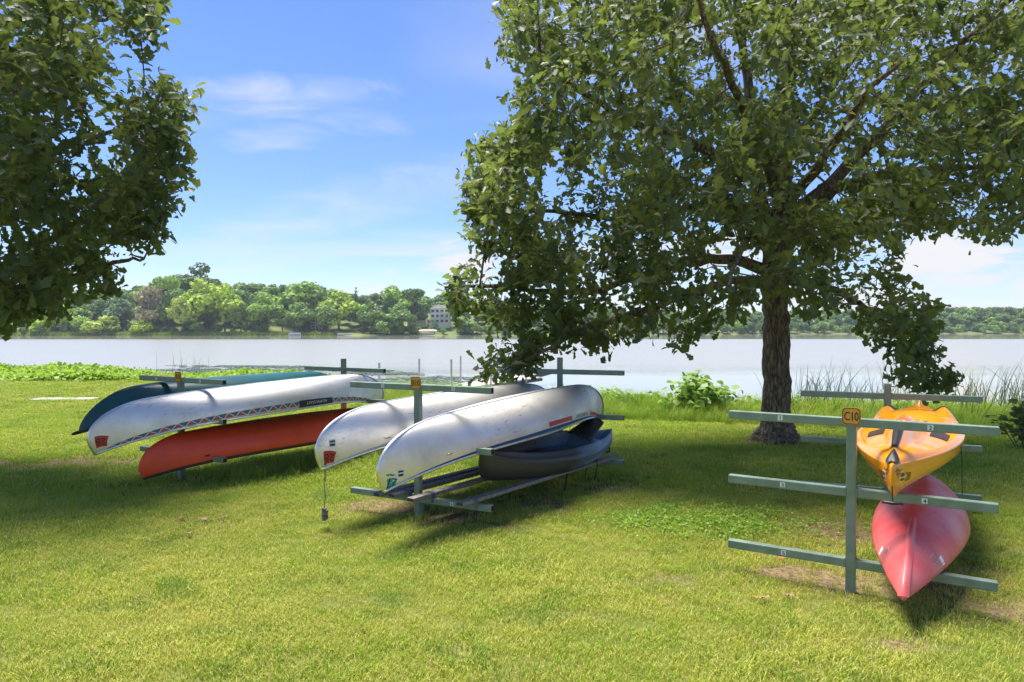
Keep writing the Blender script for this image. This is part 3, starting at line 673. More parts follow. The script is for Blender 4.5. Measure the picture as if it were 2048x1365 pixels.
# --- silver canoe with the zigzag stripe (right arm of the A10 rack)
aA = Vector((.575, .818, 0)); base = arm_mid((-4.23, 8.71), 30, 1)
hA = Hull(4.42, .44, .36, STEM_ALU, 0)
t = empty('canoe', (0, 0, 0), label='upturned silver canoe with red and blue zigzag stripe on the A10 rack', cat='canoe', group='upturned aluminium canoes')
place(t, ends(172, base, aA), ends(767, base, aA), .845, 2.1)
hA.mesh('hull', M['alu1'], t); hA.gunwale(M['alu_trim'], t); hA.keel(M['alu_trim'], t); hA.rivets(M['alu_trim'], t); fittings(hA, t, M['alu_trim'])
def zigzag_mat():
    m = bpy.data.materials.new('zigzag_print'); m.use_nodes = True; nt = m.node_tree; N = nt.nodes; L = nt.links; b = N['Principled BSDF']; b.inputs['Roughness'].default_value = .45
    uv = N.new('ShaderNodeUVMap'); uv.uv_map = 'stripe'; sp = N.new('ShaderNodeSeparateXYZ'); L.new(uv.outputs[0], sp.inputs[0])
    def m_(op, a, c=None):
        n = N.new('ShaderNodeMath'); n.operation = op
        for i, v in enumerate((a, c)):
            if v is None: continue
            if isinstance(v, (int, float)): n.inputs[i].default_value = v
            else: L.new(v, n.inputs[i])
        return n.outputs[0]
    tri = m_('PINGPONG', sp.outputs[0], .5)            # 0..0.5 across each tooth
    d = m_('SUBTRACT', m_('MULTIPLY', tri, 2.0), sp.outputs[1])
    def mix(f, a, c):
        n = N.new('ShaderNodeMix'); n.data_type = 'RGBA'; L.new(f, n.inputs['Factor'])
        for k, v in (('A', a), ('B', c)):
            if isinstance(v, tuple): n.inputs[k].default_value = (*v, 1)
            else: L.new(v, n.inputs[k])
        return n.outputs['Result']
    c = mix(m_('GREATER_THAN', d, 0.0), (.42, .09, .075), (.055, .115, .19))
    edge = m_('LESS_THAN', m_('ABSOLUTE', d), .10); bord = m_('GREATER_THAN', m_('ABSOLUTE', m_('SUBTRACT', sp.outputs[1], .5)), .43)
    c = mix(m_('MAXIMUM', edge, bord), c, (.66, .66, .62)); L.new(c, b.inputs['Base Color']); return m
def stripe(hull, parent, side, s0, s1, u0, u1, tooth):
    b = MB(); n = 120; b.grid(hull.patch(s0, s1, u0, u1, side, .003, n, 2)); o = b.build('zigzag_stripe', M['zigzag'], parent, smooth=True)
    uv = o.data.uv_layers.new(name='stripe'); ln = (s1 - s0) * hull.L / 2
    for lp in o.data.loops:
        i, j = divmod(lp.vertex_index, 3); uv.data[lp.index].uv = (i / n * ln / tooth, j / 2)
M['zigzag'] = zigzag_mat()
for side in (-1, 1):
    stripe(hA, t, side, -.985, .985, .865, .97, .135)
    o = MB().grid(hA.patch(.10, .36, .85, .985, side, .005, 20, 2)).build('maker_band', M['black'], t)
    hA.lettering('ALUMACRAFT', .23, .917, .034, side, .0075, 1.15).build('lettering', M['alu_trim'], o)
sticker(hA, t, -.90, .58, .125, .125, -1, M['st_red'], '28')

# --- red canoe (low right arm of A10)
hR = Hull(4.1, .42, .36, STEM_RED, 0, nmid=2.4, nend=1.25)
t = empty('canoe', (0, 0, 0), label='upturned bright red canoe with black edge on the lowest A10 bars', cat='canoe')
nr = ends(275, base, aA); place(t, nr, nr + aA * 4.1, .355, .6)
hR.mesh('hull', M['red_hull'], t, thick=.008); hR.gunwale(M['black_trim'], t, .018); fittings(hR, t, M['black_trim'])

# --- dark teal canoe (left arm of A10)
base = arm_mid((-4.23, 8.71), 30, -1)
hG = Hull(4.15, .44, .40, STEM_POLY, 0, nmid=2.4, nend=1.3)
t = empty('canoe', (0, 0, 0), label='upturned dark teal canoe on the left of the A10 rack', cat='canoe')
place(t, ends(165, base, aA), ends(690, base, aA), .86, .7)
hG.mesh('hull', M['green_hull'], t, thick=.008); hG.gunwale(M['black_trim'], t, .016); fittings(hG, t, M['black_trim'])
tp = hG.point(-1, 0); MB().tube([tp + Vector((.03, 0, .01)), tp + Vector((-.05, 0, -.005)), tp + Vector((-.075, .0, -.012))], [.022, .02, .012], 8).build('carry_handle', M['black_trim'], t, smooth=True)

# --- silver canoe with a hanging rope (left arm of B10)
aB = Vector((.59, .807, 0)); base = arm_mid((-.954, 6.93), 27, -1)
hB = Hull(4.1, .44, .37, STEM_ALU, 0)
t = empty('canoe', (0, 0, 0), label='upturned dull silver canoe with red 28 sticker left of the B10 post', cat='canoe', group='upturned aluminium canoes')
nb = ends(631, base, aB); place(t, nb, nb + aB * 4.1, .83, .9)
ropeB = t
hB.mesh('hull', M['alu2'], t); hB.gunwale(M['alu_trim'], t); hB.keel(M['alu_trim'], t); hB.rivets(M['alu_trim'], t); fittings(hB, t, M['alu_trim'])
for side in (-1, 1):
    MB().grid(hB.patch(-.99, .99, .93, .985, side, .003, 90, 1)).build('edge_band', M['white'], t, smooth=True)
sticker(hB, t, -.905, .64, .115, .125, -1, M['st_red'], '28'); reg_sticker(hB, t, -.835, .50, -1)

# --- shiny silver canoe (right arm of B10)
base = arm_mid((-.954, 6.93), 27, 1, .40)
hS = Hull(4.08, .44, .37, STEM_ALU, 0)
t = empty('canoe', (0, 0, 0), label='upturned shiny silver canoe with teal 27 sticker right of the B10 post', cat='canoe', group='upturned aluminium canoes')
place(t, ends(756, base, aB), ends(1205, base, aB), .80, 3.1)
hS.mesh('hull', M['alu3'], t); hS.gunwale(M['alu_trim'], t); hS.keel(M['alu_trim'], t); hS.rivets(M['alu_trim'], t); fittings(hS, t, M['alu_trim'])
for side in (-1, 1):
    MB().grid(hS.patch(-.99, .99, .945, .985, side, .003, 90, 1)).build('blue_stripe', M['st_blue'], t, smooth=True)
    MB().grid(hS.patch(.02, .27, .85, .925, side, .003, 20, 2)).build('red_stripe', M['st_redstripe'], t, smooth=True)
    MB().grid(hS.patch(.565, .80, .85, .925, side, .003, 20, 2)).build('red_stripe', M['st_redstripe'], t, smooth=True)
    hS.lettering('ALUMACRAFT', .415, .885, .042, side, .005, 1.05).build('lettering', M['black'], t)
sticker(hS, t, -.925, .70, .095, .13, -1, M['st_teal'], '27')
sticker(hS, t, -.875, .74, .075, .05, -1, M['white'], name='blank_sticker'); reg_sticker(hS, t, -.835, .74, -1)

# --- rope hanging from the bow of the dull silver canoe, ending in a knot
bpy.context.view_layer.update()
tipw = ropeB.matrix_world @ hB.point(-.985, .9, -1)
tipw = Vector((tipw.x, tipw.y, tipw.z))
rk = empty('bow_rope', (tipw.x, tipw.y, 0), label='thin grey rope hanging from canoe bow with knotted end', cat='rope')
zt, zb = tipw.z + .02, .22
b = MB(); pts = [(0 + .006 * math.sin(i * .8), .004 * math.cos(i), zt + (zb - zt) * i / 14) for i in range(15)]; b.tube(pts, .0045, 6)
b.tube([(-.02, -.01, zt + .03), (.01, -.015, zt + .015), (.015, .01, zt), (0, 0, zt - .02), (.006, .002, zt - .14)], .006, 6); b.build('cord', M['rope'], rk, smooth=True)
b = MB()
for k in range(7):
    an = k * 2.4; zc = zb - .05 + .012 * (k - 3)
    b.tube([(.024 * math.cos(an + q * .52), .024 * math.sin(an + q * .52), zc + .022 * math.sin(q * .52 + k)) for q in range(13)], .0085, 6)
b.tube([(0, 0, zb), (.0, .0, zb - .05), (.004, 0, zb - .1)], .018, 6); b.build('knot', M['rope'], rk, smooth=True)

# ------------------------------------------------------------------ kayaks
class KHull(Hull):
    pass
def smoothstep(a, b, x):
    t = min(max((x - a) / (b - a), 0), 1); return t * t * (3 - 2 * t)
def deck_grid(h, fz, ns=120, nv=48, inset=.0):
    """deck of an upright kayak. hull is keel-up, so the deck is built in the same frame with z pointing down into the hull"""
    P = []
    for i in range(ns + 1):
        sv = -1 + 2 * i / ns; g0 = h.point(sv, 1, -1); row = []
        for j in range(nv + 1):
            v = -1 + 2 * j / nv; row.append(Vector((g0.x, v * abs(g0.y), g0.z - fz(sv, v, abs(g0.y)))))
        P.append(row)
    return P
def bump_(x, c, w): 
    t = (x - c) / w; return max(0., 1 - t * t) ** 2

# --- orange-yellow sit-on-top kayak (right side up on the middle C10 bars)
STEM_SOT = [(.9, .0), (.5, .002), (.25, .006), (.10, .018), (.03, .055), (.0, .12), (.0, .19), (.012, .245)]
hY = Hull(3.75, .41, .235, STEM_SOT, 0, rocker=.0, p=2.1, q=1.0, nmid=2.6, nend=1.15, gp=4.0, mixk=.4, ne=1.0)
t = empty('kayak', (0, 0, 0), label='orange yellow sit-on-top kayak on the middle bars of the C10 rack', cat='kayak')
ny = Vector((2.565, 4.60, 0)); fy = ny + Vector((.553, .833, 0)) * 3.75
c = (ny + fy) / 2
t.location = (c.x, c.y, 1.003); t.rotation_euler = Euler((math.pi + R(-2), R(-.3), math.atan2(.833, .553)), 'XYZ')
hY.mesh('hull', M['yellow_hull'], t, thick=.006)
def fY(s, v, w):      # height of the deck above the gunwale; s = -1 is the bow nearest the camera
    a = abs(v); e = 1 - a ** 6
    crown = .085 * (1 - a * a) * (1 - s * s) ** .5 * (w / .4) ** .3 if w > 0 else 0
    z = crown + .045 * e * smoothstep(1.0, .8, abs(s))
    ridge = .10 * bump_(v, 0, .42) * smoothstep(-.95, -.55, s) * smoothstep(-.12, -.35, s)
    well = .075 * smoothstep(.22, .42, a) * smoothstep(.93, .76, a) * smoothstep(-.78, -.40, s) * smoothstep(.05, -.05, s)
    seat = .14 * bump_(v, 0, .8) * (bump_(s, .12, .2) + bump_(s, .62, .2))
    hump = .12 * bump_(v, 0, .35) * bump_(s, .90, .13) + .075 * bump_(a, .75, .3) * bump_(s, .40, .18)
    return z + ridge - well - seat + hump
b = MB().grid(deck_grid(hY, fY, 150, 60)); b.build('deck', M['yellow_hull'], t, smooth=True)
def deck_patch(h, f, s0, s1, v0, v1, d=.006, ns=14, nv=8, wfun=None):
    P = []
    for i in range(ns + 1):
        s = s0 + (s1 - s0) * i / ns; g0 = h.point(s, 1, -1); w = abs(g0.y); row = []
        k = wfun(i / ns) if wfun else 1.0
        for j in range(nv + 1):
            vc = (v0 + v1) / 2; v = vc + (v0 + (v1 - v0) * j / nv - vc) * k
            row.append(Vector((g0.x, v * w, g0.z - f(s, v, w) - d)))
        P.append(row)
    return MB().grid(P)
deck_patch(hY, fY, -.84, -.52, -.15, .15, wfun=lambda k: 1.25 - .45 * k).build('centre_hatch', M['black_pad'], t, smooth=True)
for sg in (-1, 1):
    deck_patch(hY, fY, -.27, -.10, sg * .44, sg * .76).build('foot_pad', M['black_pad'], t, smooth=True)
    deck_patch(hY, fY, .40, .56, sg * .50, sg * .85).build('side_pad', M['black_pad'], t, smooth=True)
deck_patch(hY, fY, .02, .20, -.3, .3).build('seat_pad', M['black_pad'], t, smooth=True)
deck_patch(hY, fY, -.46, -.38, -.16, .16, d=.004).build('cup_well', M['orange_in'], t, smooth=True)
# bow cap: black moulded handle, forked at the front
P = []
for i in range(9):
    k = i / 8; s = -.992 + .13 * k; g0 = hY.point(s, 1, -1); w = .046 * (1 - .45 * (k - .35) ** 2 * 4) * (1 - .3 * k)
    row = []
    for j in range(9):
        v = -1 + j / 4; notch = .03 * (1 - abs(v)) * (1 - k) ** 2
        row.append(Vector((g0.x + notch, v * w, g0.z - fY(s, 0, abs(g0.y)) - .004 - .030 * (1 - v * v) * math.sin(math.pi * (.15 + .8 * k)))))
    P.append(row)
MB().grid(P).build('bow_handle', M['black_trim'], t, smooth=True)
def kayak_sticker(h, parent, sc, uc, w, hh, side, m, txt=None, name='sticker'):
    """sticker on an upright kayak: the lettering reads upright with the keel down"""
    o = sticker(h, parent, sc, uc, w, hh, side, m, None, name)
    if txt: h.lettering(txt, sc, uc, hh * .36, side, .005, 1.0, 0).build('lettering', M['black'], o)
    return o
for side in (-1, 1):
    kayak_sticker(hY, t, -.845, .62, .085, .17, side, M['st_maroon'], '28')
    reg_sticker(hY, t, -.892, .60, side)
    b = MB()     # compass-rose print
    for k in range(8):
        an = k * math.pi / 4; r0 = .052 if k % 2 == 0 else .034; g = hY.girth(-.94); hl = hY.L / 2
        def q(r, a): return hY.local(-.94, .60, side, r * math.cos(a), r * math.sin(a), .004)
        b.add([q(.012, an - .5), q(r0, an), q(.012, an + .5)], [(0, 1, 2)])
    b.build('compass_print', M['black'], t)
# carry toggle hanging from the bow, cord at the side
b = MB(); tp = hY.point(-.93, .02, -1)
b.tube([tp, tp + Vector((.0, 0, .05)), tp + Vector((-.005, 0, .11))], .004, 5); b.build('toggle_cord', M['rope_black'], t)
b = MB(); c0 = tp + Vector((-.005, 0, .115)); b.tube([c0 + Vector((.0, -.065, 0)), c0 + Vector((0, -.045, -.004)), c0, c0 + Vector((0, .045, -.004)), c0 + Vector((0, .065, 0))], [.007, .010, .012, .010, .007], 8); b.build('carry_toggle', M['black_trim'], t, smooth=True)
g1 = hY.point(-.25, .95, 1); b = MB(); b.tube([g1, g1 + Vector((.02, .005, .12)), g1 + Vector((.0, .0, .30)), g1 + Vector((.01, 0, .42))], .003, 5); b.build('side_cord', M['rope_black'], t)

# --- faded red kayak, keel up on the lowest C10 bars
STEM_RK = [(.95, .012), (.72, .045), (.52, .09), (.34, .14), (.18, .20), (.07, .255), (.015, .30), (.0, .335)]
hK = Hull(3.5, .345, .30, STEM_RK, 0, p=1.8, q=.95, nmid=1.9, nend=1.2, gp=3.0, rocker=.03, ne=1.0)
t = empty('kayak', (0, 0, 0), label='faded red kayak lying keel up on the lowest bars of the C10 rack', cat='kayak')
nk = Vector((2.46, 4.27, 0)); fk = nk + Vector((.56, .828, 0)) * 3.5; place(t, nk, fk, .29, 0.4)
hK.mesh('hull', M['red_kayak'], t, thick=.006)
b = MB(); P = []
for sv in np.linspace(-.985, -.42, 50):
    c0 = hK.point(sv, 0, 1); k = smoothstep(-.40, -.62, sv) * smoothstep(-1.0, -.93, sv); w = .017
    nn = hK.normal(sv, .02, 1); nn = Vector((nn.x, 0, nn.z)).normalized()
    P.append([c0 + Vector((0, -w * 1.9, 0)) - nn * .012, c0 + Vector((0, -w * .8, 0)) + nn * .018 * k, c0 + nn * .026 * k, c0 + Vector((0, w * .8, 0)) + nn * .018 * k, c0 + Vector((0, w * 1.9, 0)) - nn * .012])
b.grid(P).build('keel_ridge', M['red_kayak'], t, smooth=True)
P = []
for sv in np.linspace(-.99, .99, 60):
    a, c0 = hK.point(sv, 1, -1), hK.point(sv, 1, 1); P.append([a + (c0 - a) * k / 6 - Vector((0, 0, .05 * math.sin(math.pi * k / 6) * (1 - sv * sv))) for k in range(7)])
MB().grid(P).build('deck', M['red_kayak'], t, smooth=True)
for side in (-1, 1):
    o = sticker(hK, t, -.66, .64, .085, .15, side, M['st_pale'], name='worn_sticker', skew=.02)
    hK.lettering('27', -.66, .655, .045, side, .005).build('lettering', M['st_teal'], o)
    sticker(hK, t, -.61, .78, .05, .06, side, M['white'], name='worn_sticker')

# --- blue-grey sit-on-top kayak on the planks (right side up)
def fade_mat():
    m = mat('grey_to_blue_plastic', (0.03, 0.03, 0.032), .42, bump=.10, bscale=22); nt = m.node_tree; N = nt.nodes; L = nt.links; b = N['Principled BSDF']
    tc = N.new('ShaderNodeTexCoord'); sp = N.new('ShaderNodeSeparateXYZ'); L.new(tc.outputs['Object'], sp.inputs[0])
    n = N.new('ShaderNodeTexNoise'); n.inputs['Scale'].default_value = 3.5; n.inputs['Detail'].default_value = 6; L.new(tc.outputs['Object'], n.inputs[0])
    a = N.new('ShaderNodeMath'); a.operation = 'MULTIPLY_ADD'; L.new(n.outputs['Fac'], a.inputs[0]); a.inputs[1].default_value = .8; L.new(sp.outputs[0], a.inputs[2])
    r = N.new('ShaderNodeValToRGB'); e = r.color_ramp.elements; e[0].position = .38; e[0].color = (.05, .05, .052, 1); e[1].position = .95; e[1].color = (.14, .23, .31, 1)
    L.new(a.outputs[0], r.inputs[0]); L.new(r.outputs[0], b.inputs['Base Color']); return m
M['bluegrey'] = fade_mat()
STEM_BG = [(.55, .006), (.35, .015), (.20, .03), (.10, .07), (.05, .15), (.03, .24), (.02, .32)]
hD = Hull(2.62, .345, .27, STEM_BG, 0, p=2.2, q=.9, nmid=3.6, nend=1.5, gp=4.0, mixk=.4, taper=.26, ne=1.6)
t = empty('kayak', (0, 0, 0), label='small dark grey and blue sit-on-top kayak on the planks of the B10 rack', cat='kayak')
nd_, fd = Vector((-.36, 7.05, 0)), Vector((1.34, 9.05, 0)); c = (nd_ + fd) / 2
t.location = (c.x, c.y, .555); t.rotation_euler = Euler((math.pi + R(12), R(-1.2), math.atan2(fd.y - nd_.y, fd.x - nd_.x)), 'XYZ')
hD.mesh('hull', M['bluegrey'], t, thick=.006)
def fD(s, v, w):
    a = abs(v); z = .05 * (1 - a ** 4)
    well = .16 * smoothstep(.80, .62, a) * smoothstep(-.80, -.62, s) * smoothstep(.46, .36, s)
    rim = .03 * bump_(a, .80, .14) * smoothstep(-.85, -.7, s) * smoothstep(.55, .4, s)
    tank = .10 * smoothstep(.7, .5, a) * smoothstep(.52, .60, s) * smoothstep(.93, .86, s)
    return z - well + rim - tank
MB().grid(deck_grid(hD, fD, 120, 48)).build('deck', M['bluegrey'], t, smooth=True)
# folded seat back standing up near the stern
b = MB(); P = []
for i in range(9):
    k = i / 8; row = []
    for j in range(9):
        v = -1 + j / 4; row.append(Vector((.52 + .34 * k, v * .17 * (1 - .35 * k), -.02 - .17 * k - .03 * (1 - v * v))))
    P.append(row)
o = b.grid(P).build('seat_back', M['black_pad'], t, smooth=True); md = o.modifiers.new('thickness', 'SOLIDIFY'); md.thickness = .02
MB().tube([(.40, .12, -.04), (.46, .13, -.12), (.55, .1, -.13), (.6, .06, -.06)], .005, 6).build('seat_strap', M['rope_black'], t, smooth=True)
for side in (1,):
    g = hD.girth(.34)
    for (s0, s1, u0, u1) in ((.14, .50, .70, .707), (.14, .50, .843, .85), (.14, .146, .70, .85), (.494, .50, .70, .85)):
        MB().grid(hD.patch(s0, s1, u0, u1, side, .003, 10, 1)).build('outline_print', M['st_pale'], t)
    for k in range(9):
        s0 = .165 + k * .035; MB().grid(hD.patch(s0, s0 + .022, .735, .80 + .02 * (k % 2), side, .003, 2, 2)).build('faded_letter', M['st_pale'], t)
    for sc in (.62,):
        p0 = hD.off(sc, .62, side, .01); p1 = hD.off(sc + .02, .85, side, .02); MB().tube([p0, (p0 + p1) / 2 + hD.normal(sc, .7, side) * .03, p1], .012, 6).build('side_handle', M['black_trim'], t, smooth=True)
    MB().grid(hD.patch(.30, .37, .40, .56, side, .003, 4, 3)).build('scupper_shade_patch', M['hollow_shade'], t)  # dark patch on the hull paints the shade inside a scupper
for (x0, y0, l) in ((.05, .2, .30), (.42, .22, .22), (.62, .24, .26)):
    MB().tube([(x0, y0, .20), (x0 + .01, y0 + .02, .25), (x0 - .005, y0 + .03, .20 + l)], .006 if l < .28 else .010, 5).build('hanging_strap', M['rope_black'], t)

# ------------------------------------------------------------------ oak trees
LEAF_OUT = [(0, .012), (.24, .14), (.34, .09), (.50, .27), (.60, .17), (.76, .32), (.88, .20), (1.0, 0)]
def leaf_template():
    V = [(0., 0., 0.)] ; n = len(LEAF_OUT)
    def bend(a, c): return -.22 * a * a + .32 * abs(c)
    V = [(a, 0, bend(a, 0)) for a in (0., .5, 1.)]
    R_ = []; L_ = []
    for a, c in LEAF_OUT[:-1]:
        R_.append(len(V)); V.append((a, c, bend(a, c))); L_.append(len(V)); V.append((a, -c, bend(a, c)))
    F1 = [0] + R_ + [2, 1]; F2 = [1, 2] + L_[::-1] + [0]
    return np.array(V), [F1, F2]
LV, LF = leaf_template()
def leaf_arrays(pos, axis, nrm, size):
    side = np.cross(nrm, axis); side /= np.linalg.norm(side, axis=1, keepdims=True) + 1e-9
    nrm = np.cross(axis, side); s = size[:, None, None]
    V = pos[:, None, :] + s * (LV[None, :, 0:1] * axis[:, None, :] + LV[None, :, 1:2] * side[:, None, :] + LV[None, :, 2:3] * nrm[:, None, :])
    n, k = len(pos), len(LV); flat = np.concatenate([np.array(f) for f in LF]); sizes = np.array([len(f) for f in LF])
    return V.reshape(-1, 3), (np.arange(n)[:, None] * k + flat[None]).ravel(), np.tile(sizes, n), k
def unit(v): return v / (np.linalg.norm(v, axis=-1, keepdims=True) + 1e-9)
def in_poly(px, py, poly):
    poly = np.array(poly, float); c = np.zeros(len(px), bool); j = len(poly) - 1
    for i in range(len(poly)):
        xi, yi = poly[i]; xj, yj = poly[j]
        c ^= ((yi > py) != (yj > py)) & (px < (xj - xi) * (py - yi) / (yj - yi + 1e-9) + xi); j = i
    return c
def grow_tree(name, label, limbs, trunk_base, cluster_pts, leaves_per, leaf_size, n_single, seed):
    """limbs: list of polylines [(Vector, radius)...]; clusters attach to the nearest wood one after another and form the twigs"""
    r = np.random.default_rng(seed)
    root = empty(name, (trunk_base.x, trunk_base.y, 0), label=label, cat='tree', group='oaks on the lawn')
    org = np.array([trunk_base.x, trunk_base.y, 0.])
    # nodes of the wood
    P, par, rad = [], [], []
    limb_nodes = []
    for L_ in limbs:
        pts = catmull([tuple(p) + (q,) for p, q in L_], 6); prev = -1; ids = []
        if P and L_ is not limbs[0]:
            d = np.linalg.norm(np.array(P) - pts[0, :3], axis=1); prev = int(d.argmin())
        for q in pts:
            P.append(q[:3] + r.normal(0, .015, 3) * (len(ids) > 3)); par.append(prev); rad.append(max(q[3], .012)); prev = len(P) - 1; ids.append(prev)
        limb_nodes.append(ids)
    n0 = len(P)
    P = list(map(np.array, P))
    cl = np.array(cluster_pts); d0 = np.min(np.linalg.norm(cl[:, None, :] - np.array(P)[None, ::3, :], axis=2), axis=1)
    order = np.argsort(d0); arr = np.zeros((n0 + len(cl) * 3, 3)); arr[:n0] = P; cnt = n0; tips = []; tip_dirs = []
    base_d = np.zeros(len(arr)); 
    for ci in order:
        c = cl[ci]; d = np.linalg.norm(arr[:cnt] - c, axis=1) + base_d[:cnt] * .25
        k = int(d.argmin()); a = arr[k]; L_ = np.linalg.norm(c - a)
        mid = (a + c) / 2 + r.normal(0, .06 * L_, 3) + np.array([0, 0, -.04 * L_])
        arr[cnt] = mid; par.append(k); rad.append(.004); base_d[cnt] = base_d[k] + L_ / 2
        arr[cnt + 1] = c; par.append(cnt); rad.append(.004); base_d[cnt + 1] = base_d[k] + L_
        tips.append(c); tip_dirs.append(c - mid); cnt += 2
    arr = arr[:cnt]
    area = np.zeros(cnt)
    for i in range(cnt - 1, n0 - 1, -1):
        area[i] += .0042 ** 2 if area[i] == 0 else 0
        if par[i] >= 0: area[par[i]] += area[i]
    rad = np.array(rad); rad[n0:] = np.clip(np.sqrt(area[n0:]) * .75, .0045, .05)
    # trunk and main limbs as smooth tubes, twigs as thin prisms
    names = ['trunk'] + ['limb'] * (len(limbs) - 1)
    for ids, nm in zip(limb_nodes, names):
        pts = [Vector(arr[i] - org) for i in ids]; rr = [rad[i] for i in ids]
        if nm == 'limb' and par[ids[0]] >= 0:
            pts = [Vector(arr[par[ids[0]]] - org)] + pts; rr = [rr[0]] + rr
        b = MB()
        if nm == 'trunk':
            n = 28; vs = []
            for i, (p, q) in enumerate(zip(pts, rr)):
                for j in range(n):
                    an = 2 * math.pi * j / n; flare = 1 + (.16 * math.sin(an * 5 + 1) + .1 * math.sin(an * 3)) * max(0, 1 - p.z / .45) + .035 * math.sin(an * 4 + p.z * 2.2) + .02 * math.sin(an * 9 + p.z * 3)
                    vs.append(p + Vector((math.cos(an), math.sin(an), 0)) * q * flare)
            k = len(pts); b.add(vs, [(i * n + j, i * n + (j + 1) % n, (i + 1) * n + (j + 1) % n, (i + 1) * n + j) for i in range(k - 1) for j in range(n)] + [tuple((k - 1) * n + j for j in range(n))])
        else: b.tube(pts, rr, 9)
        b.build(nm, M['bark'], root, smooth=True)
    A = arr[np.array(par[n0:])]; B = arr[n0:]; ra = np.minimum(rad[np.array(par[n0:])], .05); ra = np.minimum(ra, rad[n0:] * 1.5); rb = rad[n0:]
    t = unit(B - A); up = np.tile([0, 0, 1.], (len(t), 1)); up[np.abs(t[:, 2]) > .9] = [1, 0, 0]
    u = unit(np.cross(t, up)); w = np.cross(t, u); V = []
    for base_, rr in ((A, ra), (B, rb)):
        for j in range(4):
            an = math.pi / 2 * j; V.append(base_ + (u * math.cos(an) + w * math.sin(an)) * rr[:, None])
    V = np.stack(V, 1); n = len(A); idx = np.arange(n)[:, None] * 8
    F_ = np.concatenate([idx + np.array([[j, (j + 1) % 4, 4 + (j + 1) % 4, 4 + j]]) for j in range(4)], 1).ravel()
    o = link('twigs', np_mesh('twigs', V.reshape(-1, 3) - org, F_, np.full(n * 4, 4), M['bark']), root); o['kind'] = 'stuff'
    # leaves: a fan round every twig tip and a few along the twig
    tips = np.array(tips); td = unit(np.array(tip_dirs)); n = len(tips); k = leaves_per   # n twigs, k leaves each
    back = r.random((n, k, 1)) ** 1.3 * .32
    pos = tips[:, None, :] - td[:, None, :] * back + r.normal(0, .085, (n, k, 3))
    rv = unit(r.normal(0, 1, (n, k, 3))); ax = unit(rv * .95 + td[:, None, :] * .75 + np.array([0, 0, -.22]))
    out = unit(tips - arr[:n0].mean(0)); 
    nr = unit(np.array([0, 0, 1.0]) + r.normal(0, .75, (n, k, 3)) + out[:, None, :] * .35)
    pos, ax, nr = pos.reshape(-1, 3), ax.reshape(-1, 3), nr.reshape(-1, 3)
    size = leaf_size * np.clip(r.normal(1, .30, len(pos)), .4, 1.7)
    dist = np.linalg.norm(pos - np.array([0, 0, H]), axis=1)
    vis = (np.abs(pos[:, 0] / pos[:, 1]) < .78) & ((pos[:, 2] - H) / pos[:, 1] < .5)
    pick = np.argsort(np.where(vis, dist / size * .17, 1e9))[:n_single]; mask = np.ones(len(pos), bool); mask[pick] = False
    V, F_, S_, kk = leaf_arrays(pos[mask] - org, ax[mask], nr[mask], size[mask])
    rn = np.clip((r.normal(.40, .20, (n, k)) + r.normal(0, .20, (n, 1))).reshape(-1)[mask], 0, 1.1); rn[r.random(len(rn)) < .03] = 1.8  # random tone per cluster stands in for lit and dark clumps
    o = link('crown', np_mesh('crown', V, F_, S_, M['oak_leaf'], {'rnd': np.repeat(rn, kk)}), root); o['kind'] = 'stuff'
    # the leaves nearest the eye are single pieces
    variants = []
    for q in range(4):
        V, F_, S_, kk = leaf_arrays(np.zeros((1, 3)), np.array([[1., 0, 0]]), np.array([[0, 0, 1.]]), np.ones(1)); variants.append(np_mesh('leaf', V, F_, S_, M['oak_leaf'], {'rnd': np.full(len(V), (.1, .35, .6, .85)[q])}))
    for i in pick:
        a = Vector(ax[i]); sd = Vector(nr[i]).cross(a).normalized(); nn = a.cross(sd)
        lf = link('leaf', variants[int(r.integers(4))], root)
        mt = Matrix((a, sd, nn)).transposed().to_4x4(); mt = Matrix.Translation(Vector(pos[i] - org)) @ mt @ Matrix.Scale(float(size[i]), 4); lf.matrix_local = mt
    return root

